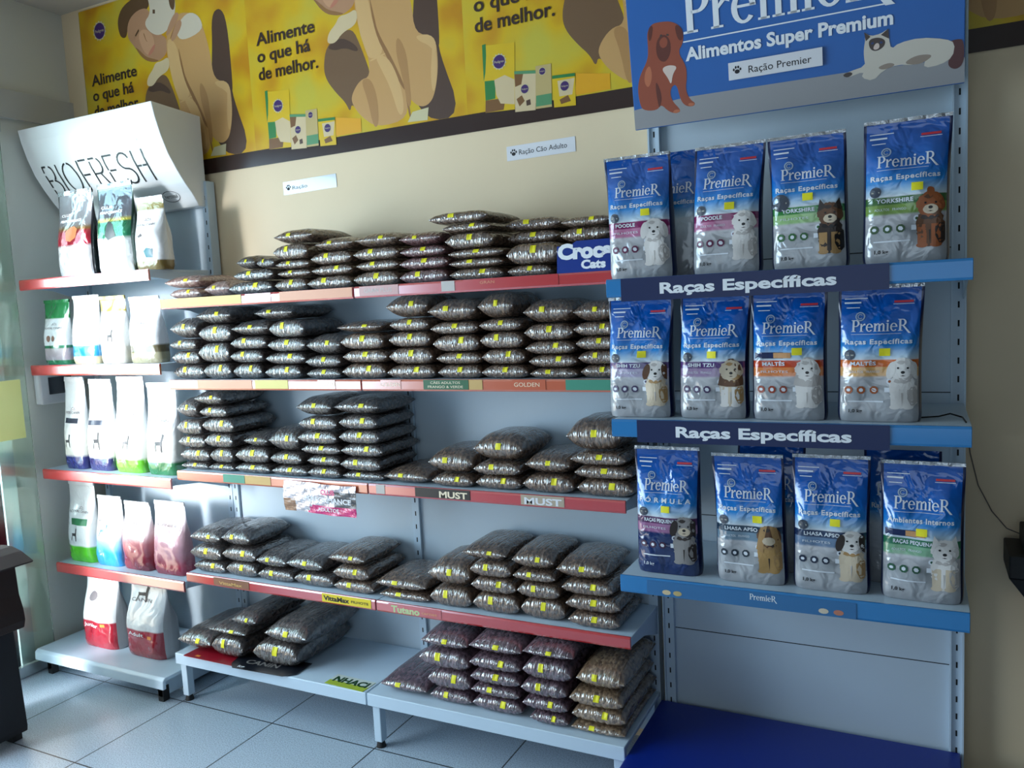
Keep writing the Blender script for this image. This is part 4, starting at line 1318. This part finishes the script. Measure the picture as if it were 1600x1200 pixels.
premium_pouch(11, 3, 2.396, .186, .345, NV, NV2, 'LHASA APSO', RE, lhp, 'blue pouch with navy band and black-eared puppy, lowest blue shelf')
premium_pouch(12, 3, 2.603, .184, .338, GT, GT2, 'RAÇAS PEQUENAS', AI, west, 'blue pouch with green band and white terrier, rightmost on the lowest blue shelf', extra='banner', tilt=-.05)


def back_pouch(i, x, y, z, label):
    P = Pouch(.18, .345, .075, seed=40 + i, full=.5)
    m = pouch_mat(f'pouch_back_print_{i}', .345, [(0, (150, 152, 156)), (.46, (206, 214, 222))] + BLUES[::-1][1:])
    b = MB()
    P.body(b, m, mat('pouch_side_navy', (8, 24, 66), .3, coat=.4))
    n = len(b.f)
    fn = lambda x_, z_: P.front(x_, z_, .0009)
    b.wordmark(-.06, .345 * .665, .122, .029, C_('pouch_white_ink', (214, 220, 228), .3), fn)
    b.text(RE, -.072, .345 * .575, .0124, C_('pouch_white_ink', (214, 220, 228), .3), fn, width=.14, bold=.03, sp=1.12)
    ob = b.build('food_pouch', None, (x, y, z + .001))
    ob.data.polygons.foreach_set('use_smooth', [k < n for k in range(len(ob.data.polygons))])
    tag(ob, label, 'pet food pouch', 'blue pouches on the light blue shelves')


back_pouch(1, 1.985, -.215, 1.538, 'blue pouch mostly hidden behind the leftmost magenta-banded pouch')
back_pouch(2, 2.225, -.205, .721, 'blue pouch standing behind the slate-banded pouch on the lowest blue shelf')
back_pouch(3, 2.56, -.21, .721, 'blue pouch standing behind the green-banded terrier pouch')


# ------------------------------------------------------------------ white and foil pouches of the corner unit
def corner_pouch(i, row, x, w, h, d, stops, lines, label, seal=None, side=None, metal=0.0, art=(), full=.42, taper=.12, y=None, tilt=.0, rough=.25, amp=.0036):
    z0, y0 = {1: (1.685, -.27), 2: (1.323, -.26), 3: (.871, -.262), 4: (.449, -.245), 5: (.107, -.315)}[row]
    P = Pouch(w, h, d, seed=i * 5 + 1, full=full, taper=taper, seal=.06, amp=amp)
    m = pouch_mat(f'corner_pouch_print_{i}', h, stops, rough=rough, metal=metal, coat=.6, bump=.28)
    b = MB()
    P.body(b, m, side or None)
    n = len(b.f)
    fn = lambda a, c: P.front(a, c, .0010)
    for (s, zf, wf, hf, col) in lines:
        b.text(s, -w * .34, h * zf, h * hf, col, fn, width=w * wf, bold=.01)
    for (pts, col) in art:
        b.flat([(a * w / 2, c * h) for a, c in pts], col, fn, fine=.012)
    ob = b.build('food_pouch', None, (x, y if y is not None else y0 + d / 2, z0 + .001), (0, 0, tilt))
    ob.data.polygons.foreach_set('use_smooth', [k < n for k in range(len(ob.data.polygons))])
    tag(ob, label, 'pet food pouch', 'pouches under the curved header')
    b = MB()
    v, f = [], []
    nn = 18
    for k in range(nn + 1):
        u = -1 + 2 * k / nn
        p = P.front(u * P.hw(.95) * .998, .95 * h)
        q = P.front(u * P.hw(1) * .998, h)
        wv = .002 * sin(k * .9 + i)
        v += [(p[0], -.0036 + wv * .4, p[2]), (p[0], .0036 + wv * .4, p[2]), (q[0], -.0032 + wv, q[2]), (q[0], .0032 + wv, q[2])]
    for k in range(nn):
        a = 4 * k
        f += [(a, a + 4, a + 6, a + 2), (a + 1, a + 3, a + 7, a + 5), (a + 2, a + 6, a + 7, a + 3)]
    b.add(v, f, seal or SILVER)
    b.build('top_seal', ob)
    return ob


WP = (226, 228, 230)
CR = C_('crown_ink', (110, 100, 104), .5)
WSEAL = mat('white_film', (226, 228, 230), .25, coat=.5)
def crown(zc):
    return [(ell(-.06 + .12 * k, zc + .008 * (1 - (k - 1) ** 2), .04, .007, 8), CR) for k in range(3)] + [(rect(-.16, .28, zc - .02, zc - .014), CR)]
RC = lambda zf: ('ROYAL CANIN', zf, .66, .030, CR)
dogsil = lambda cx, cz, s: [(cx - .9 * s, cz - .6 * s / 2.4), (cx - .7 * s, cz), (cx - .8 * s, cz + .2 * s / 2.4), (cx + .4 * s, cz + .25 * s / 2.4), (cx + .6 * s, cz + .9 * s / 2.4), (cx + 1.0 * s, cz + .8 * s / 2.4), (cx + .8 * s, cz + .3 * s / 2.4), (cx + .7 * s, cz - .7 * s / 2.4), (cx + .5 * s, cz - .7 * s / 2.4), (cx + .4 * s, cz - .1 * s / 2.4), (cx - .5 * s, cz - .1 * s / 2.4), (cx - .7 * s, cz - .7 * s / 2.4)]
DKI = C_('silhouette_ink', (48, 46, 50), .5)
foil = [(0, (222, 222, 224)), (.34, (206, 204, 204)), (.37, (150, 28, 48)), (.52, (140, 36, 46)), (.55, (120, 92, 40)), (.60, (132, 134, 138)), (.75, (148, 150, 156)), (1, (176, 178, 184))]
foil2 = [(0, (228, 230, 230)), (.36, (210, 216, 216)), (.40, (34, 118, 84)), (.56, (30, 96, 64)), (.58, (168, 160, 50)), (.62, (96, 100, 108)), (1, (84, 90, 100))]
foilside = mat('dark_foil_side', (44, 46, 52), .25, metal=.5, coat=.5)
corner_pouch(1, 1, -.52, .225, .355, .09, foil, [('CLUB', .70, .3, .03, PAPER), ('PERFORMANCE', .63, .6, .03, WINK)], 'silver foil pouch with red and white front, leftmost on the top left shelf', side=foilside, metal=.55, full=.35, rough=.2, art=[([(-.3, .52), (-.25, .42), (0, .40), (.3, .44), (.35, .54), (.1, .58), (-.1, .57)], C_('kibble_picture', (150, 88, 48), .4))])
corner_pouch(2, 1, -.275, .215, .36, .095, foil2, [('CLUB', .72, .3, .03, PAPER), ('PERFORMANCE', .66, .6, .03, WINK)], 'dark foil pouch with green front, middle of the top left shelf', side=mat('dark_green_foil_side', (22, 50, 42), .25, metal=.4, coat=.5), metal=.45, full=.35, rough=.2, art=[([(-.2, .58), (-.3, .42), (-.1, .36), (.3, .40), (.1, .54)], C_('pouch_dark_shape', (28, 30, 32), .4))])
corner_pouch(3, 1, -.078, .155, .285, .085, [(0, (110, 92, 44)), (.12, (122, 104, 60)), (.14, WP), (.80, WP), (.83, (136, 122, 66)), (.92, (146, 134, 82)), (.94, WP), (1, WP)], [RC(.60)], 'white pouch with olive top and base bands, right end of the top left shelf', seal=WSEAL, art=crown(.69) + [([(-.2, .26), (.1, .30), (.5, .28), (.5, .16), (.0, .17)], C_('pouch_teal_spot', (30, 92, 104), .4)), ([(-.5, .46), (-.3, .5), (-.2, .47), (-.4, .44)], DKI)])
corner_pouch(4, 2, -.71, .165, .275, .06, [(0, (30, 122, 78)), (.06, (30, 122, 78)), (.07, (176, 160, 170)), (.24, (190, 176, 180)), (.26, (44, 122, 84)), (.29, (44, 122, 84)), (.30, WP), (.70, WP), (.72, (26, 120, 62)), (1, (24, 112, 58))], [RC(.55)], 'white pouch with green top, leftmost on the second left shelf', seal=mat('green_film', (24, 112, 58), .25, coat=.5), art=crown(.63) + [(ell(-.35, .40, .14, .05), C_('pouch_dog_brown', (120, 84, 70), .4)), (ell(.0, .40, .12, .045), C_('pouch_dog_brown', (120, 84, 70), .4))], taper=.05)
corner_pouch(5, 2, -.525, .165, .285, .07, [(0, (176, 164, 130)), (.10, (186, 176, 146)), (.12, (34, 124, 172)), (.26, (44, 132, 178)), (.29, WP), (1, WP)], [], 'plain white pouch with a blue wave near the base, second left shelf', seal=WSEAL, taper=.06)
corner_pouch(6, 2, -.35, .155, .275, .07, [(0, (150, 146, 136)), (.10, (196, 194, 188)), (.3, (206, 204, 200)), (.62, (214, 212, 208)), (.74, WP), (.78, (150, 136, 60)), (1, (162, 148, 78))], [('ROYAL', .52, .5, .034, CR)], 'white pouch with olive yellow top, third on the second left shelf', seal=mat('olive_film', (162, 148, 78), .25, coat=.5), art=[(dogsil(.0, .40, .28), DKI)], taper=.05)
corner_pouch(7, 2, -.165, .18, .265, .08, [(0, (142, 136, 110)), (.15, (150, 146, 118)), (.17, (96, 88, 64)), (.26, (104, 98, 72)), (.29, WP), (.7, (206, 210, 214)), (1, (196, 202, 206))], [('ROYAL', .58, .5, .034, CR)], 'grey and white pouch with olive base, rightmost on the second left shelf', seal=WSEAL, art=crown(.72), taper=.05)
BOXN = C_('pouch_navy_box', (40, 48, 66), .4)
def tall(bot):
    return [(0, bot), (.13, bot), (.16, (206, 206, 200)), (.3, (222, 222, 216)), (.5, WP), (1, WP)]
boxed = lambda z: [(rect(-.68, .6, z, z + .055), BOXN)]
corner_pouch(8, 3, -.655, .14, .395, .08, tall((34, 40, 104)), [RC(.60)], 'tall white pouch with navy base and navy tag, leftmost on the third left shelf', seal=WSEAL, art=crown(.66) + boxed(.50) + [(dogsil(-.3, .30, .22), DKI)], taper=.25, full=.3)
corner_pouch(9, 3, -.495, .155, .385, .085, tall((44, 44, 92)), [RC(.60)], 'tall white pouch with navy tag leaning right, second on the third left shelf', seal=WSEAL, art=crown(.66) + boxed(.50) + [(dogsil(.0, .32, .3), DKI)], taper=.25, full=.3)
corner_pouch(10, 3, -.318, .175, .395, .09, tall((92, 168, 40)), [RC(.60), ('DIGEST', .48, .6, .03, CR)], 'tall white pouch with lime green base, third on the third left shelf', seal=WSEAL, art=crown(.66) + [(dogsil(.0, .31, .22), DKI)], taper=.25, full=.3)
corner_pouch(11, 3, -.125, .175, .37, .085, tall((34, 104, 60)), [RC(.58)], 'tall white pouch with dark green base beside the kibble bags, third left shelf', seal=WSEAL, art=crown(.64) + [(dogsil(.1, .34, .3), DKI)], taper=.25, full=.3)
corner_pouch(12, 4, -.705, .18, .355, .085, [(0, (74, 176, 30)), (.19, (82, 184, 36)), (.21, WP), (1, WP)], [RC(.61)], 'tall white pouch with bright green base, leftmost on the fourth left shelf', seal=WSEAL, art=crown(.67) + [(rect(-.5, .6, .46, .54), C_('pouch_green_box', (36, 110, 70), .4)), (dogsil(-.3, .33, .25), DKI)], taper=.22, full=.3)
corner_pouch(13, 4, -.527, .165, .30, .08, [(0, (30, 120, 180)), (.20, (46, 140, 196)), (.36, (150, 190, 214)), (.46, WP), (1, WP)], [('ROYAL', .62, .5, .034, CR)], 'white pouch with bright blue base, second on the fourth left shelf', seal=WSEAL, art=[(dogsil(-.2, .5, .25), C_('pouch_blue_dog', (60, 110, 150), .4))], taper=.2, full=.3)
corner_pouch(14, 4, -.352, .175, .285, .085, [(0, (128, 34, 56)), (.20, (136, 44, 62)), (.40, (176, 110, 116)), (.56, (214, 196, 196)), (1, WP)], [('RÉGULAR', .66, .5, .04, CR)], 'white and wine red pouch with slumped top, third on the fourth left shelf', seal=WSEAL, taper=.3, full=.4)
corner_pouch(15, 4, -.157, .19, .30, .085, [(0, (150, 30, 60)), (.12, (160, 44, 72)), (.3, (196, 140, 152)), (.6, (204, 166, 172)), (.8, (216, 206, 210)), (1, (222, 216, 220))], [('CANIN', .66, .6, .04, CR)], 'pink tinted white pouch with red base, right end of the fourth left shelf', seal=WSEAL, taper=.2, full=.35)
RD = [(0, (150, 20, 40)), (.36, (160, 26, 46)), (.38, WP), (1, WP)]
corner_pouch(16, 5, -.545, .225, .32, .11, RD, [('Junior', .29, .42, .05, WINK)], 'white and red pouch with white lettering, left one on the white floor deck', seal=WSEAL, taper=.35, full=.4, side=mat('pouch_grey_side', (176, 178, 182), .3), art=[(rect(.3, .5, .31, .35), C_('orange_sticker', (226, 140, 60), .5)), (ell(-.3, .68, .2, .06), CR)], amp=.005)
corner_pouch(17, 5, -.265, .235, .315, .12, RD, [('Adult', .29, .40, .05, WINK), ('CANIN', .72, .5, .04, CR)], 'white and red pouch with grey side, right one on the white floor deck', seal=WSEAL, taper=.3, full=.42, side=mat('pouch_grey_side', (176, 178, 182), .3), art=[(rect(.3, .5, .27, .31), C_('orange_sticker', (226, 140, 60), .5)), (dogsil(-.2, .8, .3), DKI)], amp=.005)

# ------------------------------------------------------------------ loose things around the shelves
# crinkled foil sign hung from the third channel
nx, nz = 30, 14
r = random.Random(3)
V, Fq = [], []
for side in (0, 1):
    for j in range(nz + 1):
        for i in range(nx + 1):
            u, v = i / nx, j / nz
            V.append((u * .318, side * .0016 - .006 * sin(pi * v) * (.5 + .5 * sin(5 * u + 1)) - .0022 * sin(21 * u + 9 * v) * sin(13 * v + 4), -v * .108 + .002 * sin(7 * u)))
n = (nx + 1) * (nz + 1)
mi = []
foilp = mat('crinkled_foil_print', (214, 208, 212), .2, metal=.5, coat=.7, bump=.6, bscale=45)
pinkp = mat('crinkled_pink_print', (206, 34, 112), .22, coat=.7, bump=.5, bscale=45)
greyp = mat('crinkled_grey_print', (84, 84, 88), .3, coat=.5, bump=.4, bscale=45)
brnp = mat('crinkled_brown_print', (150, 112, 84), .3, coat=.6, bump=.5, bscale=45)
b = MB()
for side in (0, 1):
    for j in range(nz):
        for i in range(nx):
            q = [side * n + j * (nx + 1) + i, side * n + j * (nx + 1) + i + 1, side * n + (j + 1) * (nx + 1) + i + 1, side * n + (j + 1) * (nx + 1) + i]
            u, v = i / nx, j / nz
            m = pinkp if v > .66 and u > .30 + .3 * (1 - v) else greyp if .2 < v < .66 and u > .68 else brnp if v > .5 and u < .16 else foilp
            Fq.append((q if side == 0 else q[::-1], m))
for f, m in Fq:
    b.add([V[k] for k in f], [(0, 1, 2, 3)], m)
fn = lambda x, z: (x, -.0115, z)
b.text('CLUB', .175, -.034, .018, pinkp, fn, width=.06, bold=.04)
b.text('PERFORMANCE', .10, -.062, .018, PAPER, fn, width=.205, bold=.03)
b.text('ADULTOS', .16, -.094, .013, PAPER, fn, width=.09, bold=.02)
ob = b.build('foil_sign', None, (.556, -.2985, .897), (0, .02, 0))
tag(ob, 'crinkled silver and pink foil sign hanging from the third shelf front', 'sign')

# blue name card leaning on the top shelf
b = MB()
card = [(.0, .0), (.20, -.0), (.20, .092), (.06, .092), (.04, .08), (.0, .08)]
b.add([(x, y, z) for y in (0, .003) for x, z in card], [tuple(range(6)), tuple(range(11, 5, -1))] + [(i, 6 + i, 6 + (i + 1) % 6, (i + 1) % 6) for i in range(6)], C_('card_blue', (22, 52, 134), .3))
fn = lambda x, z: (x, -.0006, z)
b.text('Crocs', .002, .043, .042, WINK, fn, width=.165, bold=.06)
b.text('Cats', .075, .012, .024, WINK, fn, width=.075, bold=.05)
tag(b.build('shelf_card', None, (1.655, -.292, 1.5672), (-.10, 0, 0)), 'blue shelf card with white lettering at the right end of the top shelf', 'sign')

# flattened packs under the bags of the left floor deck
def sheet(name, pts, mats, label, words, z=.2, rot=0.0, loc=(0, 0)):
    b = MB()
    b.prism_z(pts, 0, .0022, mats)
    for s, x, y, h, wd, m in words:
        b.text(s, x, y, h, m, lambda a, c: (a, c, .0026), width=wd, bold=.02)
    o = b.build(name, None, (loc[0], loc[1], z), (0, 0, rot))
    return tag(o, label, 'packaging')
sheet('flattened_pack', [(0, 0), (.30, 0), (.31, .14), (0, .14)], mat('pack_red', (150, 20, 38), .3, coat=.4), 'flattened red pack lying under the dark bags at the left floor deck edge', [('■', .05, .01, .012, .022, C_('orange_sticker', (226, 140, 60), .5))], z=.1996, loc=(.06, -.385))
arcp = [(-.02, .12), (.0, .03), (.03, .0), (.26, .0), (.30, .03), (.30, .12)]
sheet('flattened_pack', arcp, mat('pack_black', (24, 28, 36), .3, coat=.4), 'flattened black rounded pack jutting over the left floor deck edge', [('CANIN', .05, .045, .03, .15, C_('pack_grey_letters', (130, 124, 120), .4)), ('kg', .045, .010, .014, .03, WINK)], z=.2022, loc=(.30, -.402), rot=.05)

# dark carton on a black stand, lower left
t = thing('cardboard_carton', 'dark brown open carton with a flared flap, on the black stand at the left edge', 'box', (-.45, -.85, 0))
CARD = mat('dark_cardboard', (44, 30, 26), .8, noise=.15, nscale=12)
b = MB()
prof = [(-.17, .405), (.132, .405), (.155, .415), (.205, .43), (.216, .46), (.212, .50), (.196, .55), (.192, .62), (.186, .70), (-.17, .70)]
b.add([(x, y, z) for y in (-.14, .06) for x, z in prof], [tuple(range(10)), tuple(range(19, 9, -1))] + [(i, 10 + i, 10 + (i + 1) % 10, (i + 1) % 10) for i in range(10)], CARD)
bevel(b.build('carton_body', t), .004)
b = MB()
fl = [(-.17, .702), (.16, .728), (.20, .728), (.25, .716), (.312, .688), (.308, .682), (.25, .703), (.19, .706), (-.17, .696)]
b.add([(x, y, z) for y in (-.13, .05) for x, z in fl], [tuple(range(9)), tuple(range(17, 8, -1))] + [(i, 9 + i, 9 + (i + 1) % 9, (i + 1) % 9) for i in range(9)], CARD)
b.build('flap', t)
t = thing('display_stand', 'black box stand under the dark carton at the left edge', 'stand', (-.45, -.85, 0))
b = MB()
v = [(-.17, .03), (.146, .03), (.150, .05), (.128, .404), (-.17, .404)]
b.add([(x, y, z) for y in (-.15, .065) for x, z in v], [tuple(range(5)), tuple(range(9, 4, -1))] + [(i, 5 + i, 5 + (i + 1) % 5, (i + 1) % 5) for i in range(5)], mat('stand_black', (20, 20, 26), .6))
bevel(b.build('stand_body', t), .004)
for fx, fy in ((.09, -.13), (.09, .02), (-.15, -.13), (-.15, .02)):
    b = MB(); b.box(fx, fx + .035, fy, fy + .035, 0, .03, BLACK); b.build('foot', t)

# black stand by the right wall
t = thing('black_pedestal', 'black stand with a boxy head against the beige wall at the right edge', 'stand', (2.985, -.09, .0))
BM = mat('matte_black', (13, 13, 15), .55)
b = MB(); b.box(-.11, .06, -.07, .07, .03, .71, BM); b.build('post', t)
b = MB()
b.prism_z([(-.185, -.08), (.10, -.08), (.10, .09), (-.185, .09)], .74, .80, BM)
b.add([(-.185, -.08, .74), (.10, -.08, .74), (.10, .09, .74), (-.185, .09, .74), (-.15, -.07, .69), (.08, -.07, .69), (.08, .08, .69), (-.15, .08, .69)], [(0, 1, 5, 4), (1, 2, 6, 5), (2, 3, 7, 6), (3, 0, 4, 7), (4, 5, 6, 7)], BM)
b.box(-.15, .08, -.07, .08, .80, .85, BM)
bevel(b.build('head', t), .004)
b = MB(); b.box(-.16, .12, -.10, .10, 0, .03, BM); b.build('base', t)

# thin cord on the right wall, wire hook on the middle blue shelf
b = MB()
pts = [(2.712, .034, 1.10), (2.722, .036, 1.02), (2.742, .036, .93), (2.775, .036, .86), (2.81, .035, .815), (2.85, .03, .80)]
b.tube(pts, .0016, mat('cord_grey', (110, 100, 92), .6))
tag(b.build('loose_cable'), 'thin grey cord sagging down the right wall beside the blue shelves', 'cord')
b = MB()
b.tube([(2.60, -.30, 1.1655), (2.64, -.285, 1.167), (2.665, -.27, 1.172), (2.69, -.30, 1.168), (2.695, -.36, 1.1655)], .002, mat('wire_dark', (30, 30, 32), .4, metal=.5))
tag(b.build('bent_wire'), 'bent dark wire lying at the right end of the middle blue shelf', 'wire')
